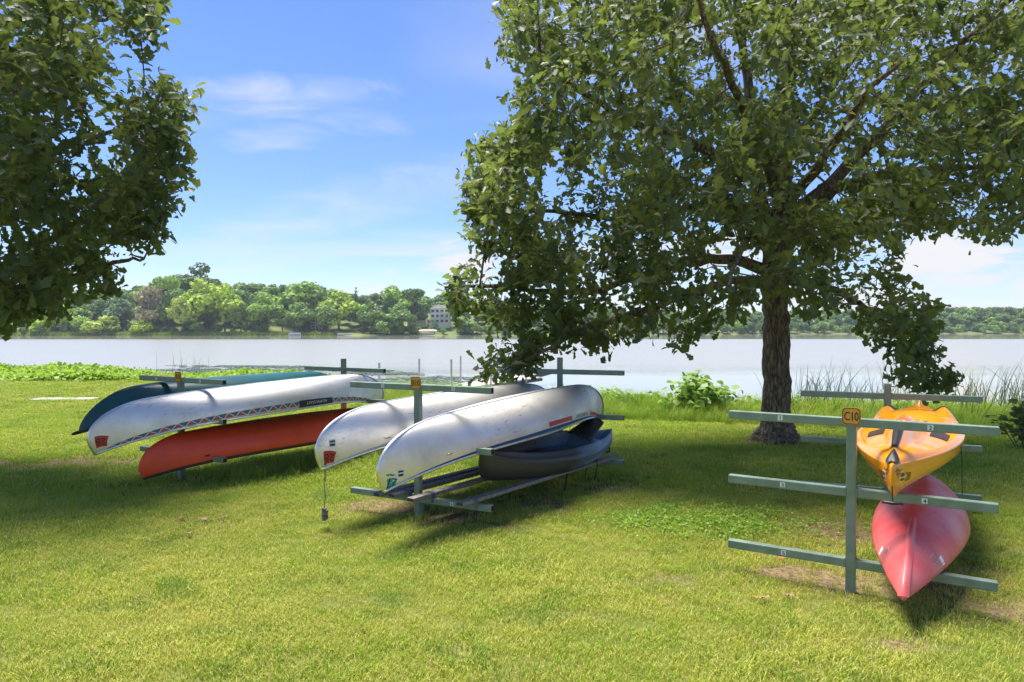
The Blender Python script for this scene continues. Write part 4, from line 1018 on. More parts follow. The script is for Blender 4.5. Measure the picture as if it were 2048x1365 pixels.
def limb(pts, r0, r1):
    n = len(pts); return [(at(*p), 1.3 * (r0 + (r1 - r0) * (i / (n - 1)) ** .8)) for i, p in enumerate(pts)]
TD = 11.65
trunk = [(at(1556, 892, TD), .46), (at(1555, 868, TD), .33), (at(1554, 835, TD), .25), (at(1553, 760, TD), .218), (at(1552, 690, TD), .215), (at(1552, 620, TD), .21), (at(1550, 540, TD), .21), (at(1552, 470, TD), .195), (at(1562, 410, TD), .155),
         (at(1564, 320, TD), .135), (at(1570, 200, TD), .11), (at(1578, 60, TD), .08), (at(1585, -120, TD), .05), (at(1590, -300, TD), .02)]
limbs = [trunk,
    limb([(1545, 490, TD), (1522, 420, TD), (1510, 340, TD), (1500, 220, TD), (1478, 80, TD), (1450, -120, TD), (1430, -260, TD)], .13, .02),
    limb([(1515, 370, TD), (1455, 330, 11.5), (1385, 290, 11.2), (1260, 245, 10.8), (1170, 190, 10.5), (1080, 100, 10.4)], .10, .02),
    limb([(1535, 455, TD), (1465, 428, 11.8), (1400, 412, 12), (1280, 445, 12), (1130, 425, 11.8), (980, 430, 11.6)], .085, .018),
    limb([(1540, 545, TD), (1455, 520, 11.3), (1330, 535, 10.9), (1180, 585, 10.6), (1010, 575, 10.4), (890, 575, 10.3)], .085, .015),
    limb([(1545, 575, TD), (1470, 560, 11), (1370, 595, 10.2), (1230, 640, 9.7), (1110, 690, 9.3), (1000, 745, 9.1)], .07, .012),
    limb([(1570, 440, TD), (1640, 385, 11.5), (1740, 285, 11.2), (1850, 165, 10.9), (1960, 55, 10.7), (2090, -60, 10.5)], .11, .025),
    limb([(1568, 455, TD), (1690, 372, 12), (1810, 345, 12.2), (1950, 335, 12.2), (2120, 325, 12.2)], .09, .02),
    limb([(1565, 560, TD), (1640, 572, 11.4), (1720, 612, 11.1), (1800, 672, 10.8), (1885, 745, 10.5)], .07, .014),
    limb([(1550, 530, 11.5), (1510, 470, 10.4), (1480, 500, 9.0), (1455, 575, 8.0)], .07, .014),
    limb([(1564, 420, 11.5), (1650, 310, 10.2), (1720, 200, 8.9), (1800, 130, 8.0)], .08, .014),
    limb([(1560, 400, 11.5), (1500, 250, 10), (1430, 100, 8.8), (1370, -40, 8)], .08, .014),
    limb([(1560, 480, 11.8), (1640, 430, 13.2), (1720, 460, 15)], .08, .015),
    limb([(1540, 440, 11.8), (1400, 380, 13.6), (1290, 340, 15.4)], .08, .015),
    limb([(1566, 330, 11.6), (1680, 150, 13), (1800, -20, 14)], .07, .015)]
OUT_R = [(1030, -200), (985, -20), (970, 20), (1000, 60), (975, 75), (990, 130), (1015, 160), (1000, 200), (1010, 245), (985, 265), (915, 290), (920, 330), (902, 380), (918, 430), (900, 460), (930, 500), (945, 530), (880, 535), (850, 570), (880, 600), (895, 640), (935, 660),
         (1010, 680), (1020, 715), (960, 725), (925, 765), (1060, 762), (1075, 715), (1150, 690), (1190, 720), (1230, 690), (1290, 675), (1300, 640), (1330, 690), (1390, 720), (1440, 660), (1500, 670), (1525, 620), (1600, 620), (1615, 660), (1650, 630), (1700, 660), (1730, 700), (1770, 700), (1800, 760), (1850, 790), (1925, 768), (1900, 720), (1880, 650),
         (1858, 600), (1812, 540), (1805, 490), (1790, 470), (1850, 465), (1900, 470), (1990, 478), (2060, 455), (2500, 420), (2520, 150), (2300, -120), (1700, -230)]
OUT_R = [(a + (20 if a < 1030 else 0), b - (12 if b > 600 else 0)) for a, b in OUT_R]      # leaves reach a hand past their twigs
def crown_points(poly, n, centre, rad, dc, hmax, seed, low=1., off=1.):
    r = np.random.default_rng(seed); out = []
    poly_a = np.array(poly); x0, y0 = poly_a.min(0); x1, y1 = poly_a.max(0)
    while len(out) < n:
        px = r.uniform(x0, x1, 4000); py = r.uniform(y0, y1, 4000)
        q = ((px - centre[0]) / rad[0]) ** 2 + ((py - centre[1]) / rad[1]) ** 2
        h = hmax * np.sqrt(np.clip(1 - q, .06, 1)); d = dc(px, py) + h * (2 * r.random(4000) - 1)
        # a crown that is even in space, not on the picture: weight by squared depth
        ok = in_poly(px, py, poly) & (r.random(4000) < (d / (dc(px, py) + hmax)) ** 2 * 1.3)
        dens = .60 + .60 * vnoise(px / 55, py / 55, 1.0, seed) + .3 * vnoise(px / 190, d, 1.0, seed + 1)
        dens = dens * np.interp(py, [520, 640], [1, low]) * np.where((px < -60) | (px > 2110) | (py < -60), off, 1.)  # crown thinned out of view so more sun reaches the lawn
        ok &= r.random(4000) < dens
        for a, b, c in zip(px[ok], py[ok], d[ok]): out.append(at(a, b, c)[:])
    return out[:n]
def dcR(px, py): return np.interp(py, [-400, 300, 550, 700, 800], [11.0, 10.8, 10.2, 9.7, 9.6]) + np.where(px > 1650, .4, 0)
cR = crown_points(OUT_R, 3700, (1560, 130), (820, 640), dcR, 3.3, 11, low=.65, off=.5)
grow_tree('oak_tree', 'spreading oak with a thick dark trunk standing right of the middle rack', limbs, at(1556, 885, TD), cR, 13, .142, 300, 21)

LD = 9.6
trunkL = [(at(-470, 935, LD), .42), (at(-470, 900, LD), .30), (at(-468, 800, LD), .25), (at(-465, 650, LD), .23), (at(-460, 500, LD), .20), (at(-450, 300, LD), .15), (at(-440, 50, LD), .09), (at(-430, -250, LD), .03)]
limbsL = [trunkL,
    limb([(-465, 640, LD), (-300, 620, 9.4), (-120, 630, 9.2), (20, 590, 9.1), (140, 555, 9.0), (230, 525, 9.0), (290, 520, 9)], .09, .012),
    limb([(-462, 560, LD), (-250, 520, 9.7), (-60, 470, 9.8), (60, 420, 9.8), (180, 400, 9.8), (320, 370, 9.8)], .095, .014),
    limb([(-455, 430, LD), (-250, 370, 9.3), (-40, 335, 9), (120, 300, 8.8), (300, 250, 8.8)], .09, .014),
    limb([(-450, 330, LD), (-200, 200, 9.9), (0, 120, 10.2), (130, 70, 10.4), (260, 30, 10.5)], .08, .014),
    limb([(-445, 200, LD), (-250, 0, 9.2), (-80, -140, 9), (100, -220, 9)], .07, .014),
    limb([(-462, 520, LD), (-380, 420, 8), (-250, 380, 7), (-120, 380, 6.6)], .07, .014),
    limb([(-462, 520, LD), (-400, 430, 11), (-250, 400, 12.4)], .07, .014),
    limb([(-462, 520, LD), (-640, 430, 9.8), (-850, 380, 10)], .08, .014)]
OUT_L = [(-850, -150), (-300, -260), (250, -200), (318, -20), (328, 40), (300, 105), (288, 140), (330, 150), (372, 178), (396, 215), (376, 250), (374, 330), (352, 400), (318, 450), (330, 500), (318, 548), (262, 582), (225, 570), (150, 590), (128, 632), (70, 625), (20, 660), (-60, 655), (-300, 660), (-800, 600), (-1000, 200)]
def dcL(px, py): return np.full(np.shape(px), 9.3)
cL = crown_points(OUT_L, 1950, (-300, 150), (720, 640), dcL, 2.4, 31, off=.38)
grow_tree('oak_tree', 'dark leafy oak reaching into the picture from the left edge', limbsL, at(-470, 930, LD), cL, 13, .142, 300, 41)

# ------------------------------------------------------------------ grass
def gn_scatter(name, pts, scl, protos, label, seed=0, tilt=.18, kind='stuff'):
    """points carry a scale; every point gets one randomly turned copy of a tuft"""
    me = bpy.data.meshes.new(name); me.vertices.add(len(pts)); me.vertices.foreach_set('co', np.asarray(pts, np.float32).ravel())
    a = me.attributes.new('scl', 'FLOAT', 'POINT'); a.data.foreach_set('value', np.asarray(scl, np.float32))
    o = link(name, me); tag(o, label=label, kind=kind)
    col = bpy.data.collections.new(name + '_tufts')
    for p in protos: col.objects.link(p)
    ng = bpy.data.node_groups.new(name, 'GeometryNodeTree')
    ng.interface.new_socket('Geometry', in_out='INPUT', socket_type='NodeSocketGeometry'); ng.interface.new_socket('Geometry', in_out='OUTPUT', socket_type='NodeSocketGeometry')
    N = ng.nodes; L = ng.links; gi = N.new('NodeGroupInput'); go = N.new('NodeGroupOutput')
    ci = N.new('GeometryNodeCollectionInfo'); ci.inputs['Collection'].default_value = col; ci.inputs['Separate Children'].default_value = True; ci.inputs['Reset Children'].default_value = True
    ip = N.new('GeometryNodeInstanceOnPoints'); ip.inputs['Pick Instance'].default_value = True
    ri = N.new('FunctionNodeRandomValue'); ri.data_type = 'INT'; ri.inputs[4].default_value = 0; ri.inputs[5].default_value = len(protos) - 1; ri.inputs['Seed'].default_value = seed
    rr = N.new('FunctionNodeRandomValue'); rr.data_type = 'FLOAT_VECTOR'; rr.inputs[0].default_value = (-tilt, -tilt, 0); rr.inputs[1].default_value = (tilt, tilt, 6.283); rr.inputs['Seed'].default_value = seed + 1
    na = N.new('GeometryNodeInputNamedAttribute'); na.data_type = 'FLOAT'; na.inputs['Name'].default_value = 'scl'
    L.new(gi.outputs[0], ip.inputs['Points']); L.new(ci.outputs[0], ip.inputs['Instance']); L.new(ri.outputs[2], ip.inputs['Instance Index'])
    L.new(rr.outputs[0], ip.inputs['Rotation']); L.new(na.outputs[0], ip.inputs['Scale']); L.new(ip.outputs[0], go.inputs[0])
    md = o.modifiers.new('scatter', 'NODES'); md.node_group = ng
    return o
def tuft(name, n, rad, h0, h1, w, m, lean, seed, curl=.5):
    r = random.Random(seed); b = MB()
    for i in range(n):
        a = r.uniform(0, 6.283); q = rad * math.sqrt(r.random()); x, y = q * math.cos(a), q * math.sin(a)
        h = r.uniform(h0, h1); d = r.uniform(0, 6.283); l = r.uniform(.1, 1) * lean * h; dx, dy = math.cos(d), math.sin(d); ww = w * r.uniform(.7, 1.3) / 2
        sx, sy = -dy * ww, dx * ww
        p1 = (x + dx * l * .35, y + dy * l * .35, h * .6); p2 = (x + dx * l, y + dy * l, h * (1 - curl * .3 * r.random()))
        b.add([(x - sx, y - sy, -.01), (x + sx, y + sy, -.01), (p1[0] + sx * .8, p1[1] + sy * .8, p1[2]), (p1[0] - sx * .8, p1[1] - sy * .8, p1[2]), p2], [(0, 1, 2, 3), (3, 2, 4)])
    me = bpy.data.meshes.new(name); me.from_pydata(b.v, [], b.f); me.materials.append(m); me.update()
    return bpy.data.objects.new(name, me)
def ground_pts(n, x0, x1, y0, y1, seed, inview=True, margin=1.12):
    r = np.random.default_rng(seed); x = r.uniform(x0, x1, n); y = r.uniform(y0, y1, n)
    if inview:
        ok = np.abs(x) < (.75 * y * margin + .8); x, y = x[ok], y[ok]
    ok = y < shore(x) - .25; x, y = x[ok], y[ok]
    keep = r.random(len(x)) > np.clip(dirt(x, y) * 1.5 - .1, 0, .88); x, y = x[keep], y[keep]
    return np.stack([x, y, ground_z(x, y)], 1)
lawn_tufts = [tuft('grass_tuft', 36, .085, .014, .044, .0042, M['grass'], 1.1, k) for k in range(8)]
far_tufts = [tuft('grass_tuft', 32, .14, .022, .058, .0085, M['grass'], 1.0, 20 + k) for k in range(6)]
Pn = ground_pts(32000, -8, 8, 3.0, 8.2, 1); r_ = np.random.default_rng(5)
gn_scatter('lawn_grass', Pn, r_.uniform(.7, 1.25, len(Pn)) * (1 + .25 * vnoise(Pn[:, 0], Pn[:, 1], 2.3, 4)), lawn_tufts, 'short yellow green lawn grass in front of the racks', 3)
Pf = np.concatenate([ground_pts(40000, -14, 14, 8.2, 16, 2), ground_pts(42000, -27, 20, 16, 31, 3)])
gn_scatter('distant_lawn_grass', Pf, np.interp(Pf[:, 1], [8, 16, 30], [.85, 1.1, 1.9]) * r_.uniform(.75, 1.3, len(Pf)), far_tufts, 'green lawn grass around and behind the racks', 9)
# longer uncut grass under the racks, round posts and trunk, scattered coarse tufts
long_tufts = [tuft('long_grass_tuft', 26, .07, .10, .22, .006, M['tall_grass'], .9, 50 + k, .8) for k in range(5)]
pts = []; scl = []
def along(a, b, n, sp, s0, s1, seed):
    r = np.random.default_rng(seed)
    for i in range(n):
        k = r.random(); x = a[0] + (b[0] - a[0]) * k + r.normal(0, sp); y = a[1] + (b[1] - a[1]) * k + r.normal(0, sp); pts.append((x, y, float(ground_z(x, y)))); scl.append(r.uniform(s0, s1))
along((-3.6, 8.9), (-1.9, 10.9), 190, .28, .5, 1.1, 1); along((-4.3, 8.7), (-3.6, 9.2), 30, .2, .4, .8, 2); along((-1.9, 9.2), (-.6, 10.2), 60, .3, .5, 1.0, 3)
along((.2, 8.6), (1.3, 9.6), 40, .3, .3, .7, 4); along((4.1, 11.3), (5.0, 11.3), 16, .15, .3, .6, 5); along((2.45, 4.97), (2.55, 4.99), 8, .07, .25, .5, 6); along((-.98, 6.9), (-.9, 6.95), 8, .07, .25, .5, 7)
r_ = np.random.default_rng(77)
for i in range(160):
    y = r_.uniform(3.6, 9); x = r_.uniform(-.8 * y, .8 * y); pts.append((x, y, float(ground_z(x, y)))); scl.append(r_.uniform(.22, .5))
gn_scatter('long_grass', pts, scl, long_tufts, 'longer uncut grass tufts under the racks and about the lawn', 14, .25)
# tall bank grass along the water
bank_tufts = [tuft('bank_grass_tuft', 30, .16, .28, .72, .009, M['tall_grass'], .75, 80 + k, .9) for k in range(6)]
r_ = np.random.default_rng(90); x = r_.uniform(-3.5, 17, 9000); y = shore(x) - r_.random(9000) ** 1.4 * 2.6 + .25
s = np.interp(shore(x) - y, [0, .8, 2.0, 2.7], [.95, 1.0, .55, .3]) * r_.uniform(.6, 1.15, len(x)); kp = np.hypot(x - 4.53, y - 11.65) > .8
gn_scatter('bank_grass', np.stack([x, y, ground_z(x, y)], 1)[kp], s[kp], bank_tufts, 'tall bright green grass along the lake bank', 31, .22)

# low broad-leaved weeds on the left shore
def weed(name, n, rad, hgt, leaf, m, seed):
    r = np.random.default_rng(seed); th = r.uniform(0, 6.283, n); q = rad * np.sqrt(r.random(n)); z = hgt * (.25 + .75 * r.random(n)) * (1 - .4 * (q / rad) ** 2)
    pos = np.stack([q * np.cos(th), q * np.sin(th), z], 1); ax = unit(np.stack([np.cos(th), np.sin(th), r.normal(-.1, .4, n)], 1) + r.normal(0, .5, (n, 3))); nr = unit(np.array([0, 0, 1.]) + r.normal(0, .35, (n, 3)))
    side = unit(np.cross(nr, ax)); s = leaf * r.uniform(.6, 1.3, n)[:, None]
    O = [(0, 0), (.18, .36), (.55, .42), (1, 0), (.55, -.42), (.18, -.36)]
    V = np.stack([pos + s * (a * ax + c * side) for a, c in O], 1); idx = np.arange(n)[:, None] * 6
    return np_mesh(name, V.reshape(-1, 3), (idx + np.arange(6)[None]).ravel(), np.full(n, 6), m, {'rnd': np.repeat(np.clip(r.normal(.5, .3, n), 0, 1), 6)})
weeds = [bpy.data.objects.new('weed_tuft', weed('weed_tuft', 60, .3, .34, .10, M['weed_leaf'], 5 + k)) for k in range(5)]
x = r_.uniform(-30, -3.9, 5200); y = shore(x) - r_.random(5200) ** 1.1 * np.interp(x, [-30, -9, -4], [7.5, 4.5, 1.2]) + .4
s = r_.uniform(.6, 1.3, len(x)) * np.clip(.85 + .7 * vnoise(x, y, .7, 8), .3, 1.7)
gn_scatter('shore_weeds', np.stack([x, y, ground_z(x, y) - .05], 1), s, weeds, 'low bright green leafy weeds along the left shore', 41, .3)
bw = [bpy.data.objects.new('bank_weed_tuft', weed('bank_weed_tuft', 46, .26, .55, .10, M['shrub_leaf'], 25 + k)) for k in range(4)]
x = np.concatenate([r_.uniform(-3.2, 6.2, 300), r_.uniform(5.4, 15, 120)]); y = shore(x) - r_.random(len(x)) * .9 - .05
gn_scatter('bank_weeds', np.stack([x, y, ground_z(x, y)], 1), r_.uniform(.55, 1.25, len(x)), bw, 'leafy weeds among the tall grass of the lake bank', 47, .25)
# small yellow flowers in a clover patch
cl_t = [bpy.data.objects.new('clover_tuft', weed('clover_tuft', 40, .10, .06, .022, M['weed_leaf'], 60 + k)) for k in range(3)]
cx, cy = 1.95, 6.75; n = 200; ptsc = np.stack([cx + r_.normal(0, .5, n), cy + r_.normal(0, .25, n)], 1); gz = ground_z(ptsc[:, 0], ptsc[:, 1])
gn_scatter('clover_patch', np.column_stack([ptsc, gz]), r_.uniform(.7, 1.3, n), cl_t, 'patch of green clover on the lawn beside the C10 rack', 52, .2)
M['flower'] = mat('yellow_petals', (.75, .62, .06), .6)
b = MB()
for i in range(85):
    x = cx + r_.normal(0, .5); y = cy + r_.normal(0, .26); z = float(ground_z(x, y)) + r_.uniform(.05, .09); q = r_.uniform(.005, .009)
    b.add([(x + q * math.cos(k * 1.2566), y + q * math.sin(k * 1.2566), z + .003) for k in range(5)] + [(x, y, z - .002)], [(k, (k + 1) % 5, 5) for k in range(5)])
tag(b.build('yellow_flowers', M['flower']), label='tiny yellow flowers dotted in the clover patch', kind='stuff')

# ------------------------------------------------------------------ shrubs and reeds by the water
def shrub(name, label, loc, w, h, n, leaf, seed, m=None):
    r = np.random.default_rng(seed); root = empty(name, loc, label=label, cat='shrub', group='leafy shrubs on the bank')
    b = MB(); tips = []
    for i in range(max(6, n // 22)):
        a = r.uniform(0, 6.283); q = w / 2 * math.sqrt(r.random()); hh = h * r.uniform(.6, 1.0) * (1 - .45 * (2 * q / w) ** 2); p = (q * math.cos(a), q * math.sin(a), hh)
        b.tube([(p[0] * .2, p[1] * .2, -.05), (p[0] * .7, p[1] * .7, hh * .55), p], [.010, .007, .003], 5); tips.append(p)
    b.build('stems', M['stem'], root)['kind'] = 'stuff'
    T = np.array(tips); k = r.integers(len(T), size=n); f = .35 + .65 * r.random(n) ** .6
    pos = T[k] * np.stack([f, f, f], 1) + r.normal(0, .07 * w + .02, (n, 3)) * np.array([1, 1, .6])
    ax = unit(r.normal(0, 1, (n, 3)) * np.array([1, 1, .45]) + np.array([0, 0, -.1])); nr = unit(np.array([0, -.25, 1.]) + r.normal(0, .4, (n, 3))); side = unit(np.cross(nr, ax)); up = np.cross(ax, side); s = leaf * r.uniform(.6, 1.25, n)[:, None]
    O = [(0, 0, 0), (-.08, .30, .05), (.22, .50, .09), (.42, .36, .04), (.62, .42, .04), (1, 0, -.12), (.62, -.42, .04), (.42, -.36, .04), (.22, -.50, .09), (-.08, -.30, .05)]
    V = np.stack([pos + s * (a * ax + c * side + z * up) for a, c, z in O], 1); V[:, :, 2] = np.maximum(V[:, :, 2], 0); idx = np.arange(n)[:, None] * 10
    o = link('foliage', np_mesh('foliage', V.reshape(-1, 3), (idx + np.arange(10)[None]).ravel(), np.full(n, 10), m or M['shrub_leaf'], {'rnd': np.repeat(np.clip(r.normal(.5, .3, n), 0, 1), 10)}), root); o['kind'] = 'stuff'
    return root
def on_bank(px, d): x = (px - 1024) / F * d; return (x, d, float(ground_z(x, d)))
shrub('grapevine_shrub', 'tallest round leafy shrub on the bank left of the oak trunk', on_bank(1395, 15.0), 1.5, 1.05, 520, .15, 1)
shrub('grapevine_shrub', 'small low shrub with flat leaves just left of the oak trunk', on_bank(1470, 14.9), .75, .58, 120, .15, 2)
shrub('grapevine_shrub', 'small upright shrub on the bank between canoe end and tall shrub', on_bank(1296, 15.7), .7, .66, 130, .13, 3)
shrub('grapevine_shrub', 'low straggly shrub on the bank beside the silver canoe end', on_bank(1228, 16.0), .8, .5, 110, .12, 4)
shrub('grapevine_shrub', 'dark leafy shrub at the right edge of the picture by the water', on_bank(2052, 11.0), .75, .95, 200, .11, 5, M['oak_leaf'])
def reeds():
    r = np.random.default_rng(12); b = MB(); rn = []
    groups = [(1612, 14.6, 26, .5), (1655, 14.9, 40, .5), (1700, 15.0, 34, .5), (1745, 14.8, 20, .4), (1800, 14.8, 40, .5), (1850, 14.8, 40, .4), (1900, 14.6, 44, .4), (1945, 14.4, 48, .45), (1990, 14.2, 40, .5), (2045, 13.8, 40, .6), (1590, 15.0, 14, .3), (2110, 13.4, 30, .6)]
    for px, d, n, sp in groups:
        for i in range(int(n * 1.7)):
            dd = d + r.normal(0, .35); x = (px - 1024) / F * dd + r.normal(0, sp * .5); h = r.uniform(.6, 1.45) * (1.12 if r.random() < .3 else 1)
            z0 = min(float(ground_z(x, dd)), 0) ; z0 = max(z0, WATER - .1); lean = r.normal(.10, .22) * h; ly = r.normal(0, .12) * h; w = r.uniform(.005, .011); bend = abs(r.normal(0, .35))
            pts = []
            for k in range(7):
                q = k / 6; pts.append((x + lean * q + (lean * 1.6 * bend) * q ** 4, dd + ly * q * q, z0 + h * q * (1 - .30 * bend * q ** 3)))
            an = r.uniform(-.8, .8); cx, cy = math.cos(an), math.sin(an); vs = []
            for k, p in enumerate(pts):
                ww = w * (1 - (k / 6) ** 2) + .0008; vs += [(p[0] - cx * ww, p[1] - cy * ww, p[2]), (p[0] + cx * ww, p[1] + cy * ww, p[2])]
            b.add(vs, [(2 * k, 2 * k + 1, 2 * k + 3, 2 * k + 2) for k in range(6)]); rn += [float(np.clip(r.normal(.4, .3), 0, 1))] * 14
    for px, d, n in ((375, 27.6, 5), (400, 28, 6), (330, 28.5, 3), (1330, 15.9, 4), (1210, 16.2, 3)):
        for i in range(n):
            x = (px - 1024) / F * d + r.normal(0, .35); h = r.uniform(.7, 1.35) * (.6 if d < 20 else 1); l = r.normal(0, .12); w = .008 if d > 20 else .004; z0 = max(float(ground_z(x, d)), WATER)
            b.add([(x - w, d, z0), (x + w, d, z0), (x + l + w * .6, d, z0 + h * .6), (x + l - w * .6, d, z0 + h * .6), (x + l * 1.8, d, z0 + h)], [(0, 1, 2, 3), (3, 2, 4)]); rn += [.3] * 5
    o = b.build('reeds', M['reed']); a = o.data.attributes.new('rnd', 'FLOAT', 'POINT'); a.data.foreach_set('value', np.array(rn, np.float32))
    tag(o, label='thin green reeds standing at the edge of the water', kind='stuff')
reeds()

# floating pads of water plants in the shallows off the left bank
def water_pads():
    r = np.random.default_rng(19); b = MB(); m = mat('water_plant_pad', (.045, .07, .02), .35, col2=(.10, .12, .04), scale=2.5)
    for i in range(8500):
        x = r.uniform(-24, 1.0); y = shore(x) + r.uniform(.6, 15)
        k = vnoise(x, y * 2.2, .35, 6) + .6 * vnoise(x, y, 1.1, 7) - .9 * max(0, (abs(x + 10) - 8) / 6) + .05
        if k < r.uniform(-.5, .25): continue
        q = r.uniform(.10, .26); a0 = r.uniform(0, 6.28); z = WATER + .006 + r.uniform(0, .006)
        b.add([(x + q * math.cos(a0 + t_ * .93) * r.uniform(.8, 1.1), y + q * math.sin(a0 + t_ * .93) * r.uniform(.8, 1.1), z + .01 * (t_ % 2)) for t_ in range(6)] + [(x, y, z - .003)], [(t_, t_ + 1, 6) for t_ in range(5)])
    tag(b.build('water_plants', m), label='dark floating water plants off the left bank', kind='stuff')
water_pads()

# ------------------------------------------------------------------ dock and landing
def dock():
    a = Vector((-4.0, 20.2, 0)); bvec = Vector((4.75, 8.8, 0)); L_ = bvec.length; yaw = math.atan2(bvec.y, bvec.x); zt = -.08
    root = empty('dock', (a.x, a.y, 0), yaw, label='narrow pale dock with metal posts running out into the lake', cat='dock')
    n = int(L_ / .15)
    for i in range(n):
        MB().box(((i + .5) * .15, 0, zt), (.14, 1.2, .035)).build('board', M['dock_deck'], root)
    for sg in (-1, 1): MB().box((L_ / 2, sg * .585, zt - .09), (L_, .05, .12)).build('stringer', M['dock_frame'], root)
    for x, sg, h in ((.9, 1, .95), (3.0, 1, 1.0), (3.0, -1, 1.0), (5.6, -1, 1.0), (5.6, 1, 1.0), (8.4, 1, 1.05), (8.4, -1, .95)):
        MB().tube([(x, sg * .65, -1.2), (x, sg * .65, zt + h)], .035, 8).build('post', M['dock_post'], root)
        MB().tube([(x, sg * .65, zt + h), (x, sg * .65, zt + h + .03)], .045, 8).build('post_cap', M['white'], root)
    # ramp rail at the far end
    r2 = MB(); r2.box((L_ + 1.2, -.3, zt + .10), (2.6, .06, .16), Matrix.Rotation(-.06, 3, 'Y')); r2.build('ramp_rail', M['dock_frame'], root)
    b = MB(); b.box((0, 0, 0), (2.2, 1.4, .08), bev=.02); p = b.build('concrete_pad', M['concrete'], None, loc=(-4.6, 18.9, .0), rot=(0, 0, yaw)); tag(p, label='pale concrete landing pad on the grass before the dock', cat='landing pad')
    b = MB(); b.box((0, 0, 0), (1.6, .5, .06), bev=.02); p = b.build('concrete_slab', M['concrete'], None, loc=(-12.2, 18.6, .02), rot=(0, 0, .05)); tag(p, label='pale slab strip in the grass left of the teal canoe', cat='slab')
dock()

# ------------------------------------------------------------------ fallen leaves
M['dry_leaf'] = mat('dry_leaf', (.36, .25, .13), .8, col2=(.20, .12, .06), scale=12); M['dry_leaf_red'] = mat('dry_leaf_red', (.38, .13, .06), .8, var=.2)
def dry_leaf_mesh(m, curl):
    b = MB(); o = [(a, c) for a, c in LEAF_OUT] + [(a, -c) for a, c in LEAF_OUT[-2::-1]]
    b.add([(a - .5, c, curl * (c * c * 3 + (a - .5) ** 2)) for a, c in o] + [(a - .5, 0, .02) for a in (0., .35, .7, 1.)][:0], [tuple(range(len(o)))])
    me = bpy.data.meshes.new('fallen_leaf'); me.from_pydata(b.v, [], b.f); me.materials.append(m); me.update(); return me
dl = [dry_leaf_mesh(M['dry_leaf'], .8), dry_leaf_mesh(M['dry_leaf'], 1.4), dry_leaf_mesh(M['dry_leaf_red'], .9)]
r_ = random.Random(3)
for px, py, k, sc, lab in ((407, 1052, 0, .14, 'brown leaf on the lawn, second from left below the red canoe'), (441, 1049, 1, .12, 'curled brown leaf on the lawn, rightmost below the red canoe'), (376, 1081, 1, .10, 'small brown leaf lowest of those below the red canoe'), (362, 1046, 2, .10, 'small reddish leaf left of the leaves below the red canoe'),
                      (1066, 1041, 0, .16, 'brown leaf on the lawn in front of the lowest B10 bars'), (1325, 945, 2, .16, 'reddish leaf on the grass right of the blue grey kayak'), (1470, 972, 0, .13, 'pale brown leaf under the left end of the number 3 bar'), (1566, 1122, 2, .11, 'reddish leaf just below the number 5 plate'),
                      (1525, 1212, 0, .17, 'large brown leaf on the grass left of the C10 post foot'), (1576, 1206, 1, .12, 'smaller brown leaf right beside the large one near the C10 post'), (246, 970, 0, .12, 'brown leaf on worn ground left of the red canoe bow')):
    d = F * H / (py - HZ); x = (px - 1024) / F * d
    o = link('fallen_leaf', dl[k], None, (x, d, float(ground_z(x, d)) + .035), (r_.uniform(-.22, .22), r_.uniform(-.2, .2), r_.uniform(0, 6.28))); o.scale = (sc * .8, sc * .8, sc * .45)
    tag(o, label=lab, cat='leaf', group='leaves fallen on the lawn')

# ------------------------------------------------------------------ far shore: trees, woods, houses, boats
def far_tree_mesh(name, kind, seed, m):
    """tree one unit tall and one unit wide: crown of leaf clumps on overlapping lobes"""
    r = np.random.default_rng(seed); lobes = []
    if kind == 'round':
        for i in range(15):
            a = r.uniform(0, 6.283); q = .30 * math.sqrt(r.random()); z = r.uniform(.34, .84); k = 1 - abs(z - .55) * .9; lobes.append((q * math.cos(a) * k, q * math.sin(a) * k, z, r.uniform(.15, .24) * k + .02, r.uniform(.09, .15)))
        lobes.append((0, 0, .87, .16, .12))
    elif kind == 'tall':
        for i in range(16):
            a = r.uniform(0, 6.283); q = .26 * math.sqrt(r.random()); z = r.uniform(.25, .90); lobes.append((q * math.cos(a), q * math.sin(a), z, r.uniform(.13, .22), r.uniform(.08, .12)))
    elif kind == 'cone':
        for i in range(14):
            z = .12 + .84 * i / 13; lobes.append((r.normal(0, .01), r.normal(0, .01), z, .46 * (1 - z) + .03, .045))
    elif kind == 'bush':
        for i in range(12):
            a = r.uniform(0, 6.283); q = .34 * math.sqrt(r.random()); z = r.uniform(.2, .78) * (1 - q * .6); lobes.append((q * math.cos(a), q * math.sin(a), z, r.uniform(.16, .26), r.uniform(.14, .24)))
    n = 1500 if kind != 'cone' else 900
    lb = np.array(lobes); wt = lb[:, 3] * lb[:, 3]; k = r.choice(len(lb), n, p=wt / wt.sum()); v = unit(r.normal(0, 1, (n, 3))); rr = r.uniform(.72, 1.06, n)[:, None]
    pos = lb[k, :3] + v * rr * np.stack([lb[k, 3], lb[k, 3], lb[k, 4]], 1)
    nr = unit(v + r.normal(0, .55, (n, 3)) + np.array([0, 0, .3])); ax = unit(np.cross(nr, r.normal(0, 1, (n, 3)))); side = np.cross(nr, ax); s = r.uniform(.022, .05, n)[:, None] * (.8 if kind == 'cone' else 1)
    O = [(1, .1), (.35, .8), (-.5, .7), (-1, -.1), (-.3, -.8), (.6, -.6)]
    V = np.stack([pos + s * (a * ax + c * side) for a, c in O], 1); V[:, :, 2] = np.maximum(V[:, :, 2], .0)
    idx = np.arange(n)[:, None] * 6
    lobe_r = r.normal(0, .12, len(lb))
    return np_mesh(name, V.reshape(-1, 3), (idx + np.arange(6)[None]).ravel(), np.full(n, 6), m, {'rnd': np.repeat(np.clip(r.normal(.45, .22, n) + lobe_r[k], 0, 1), 6)})
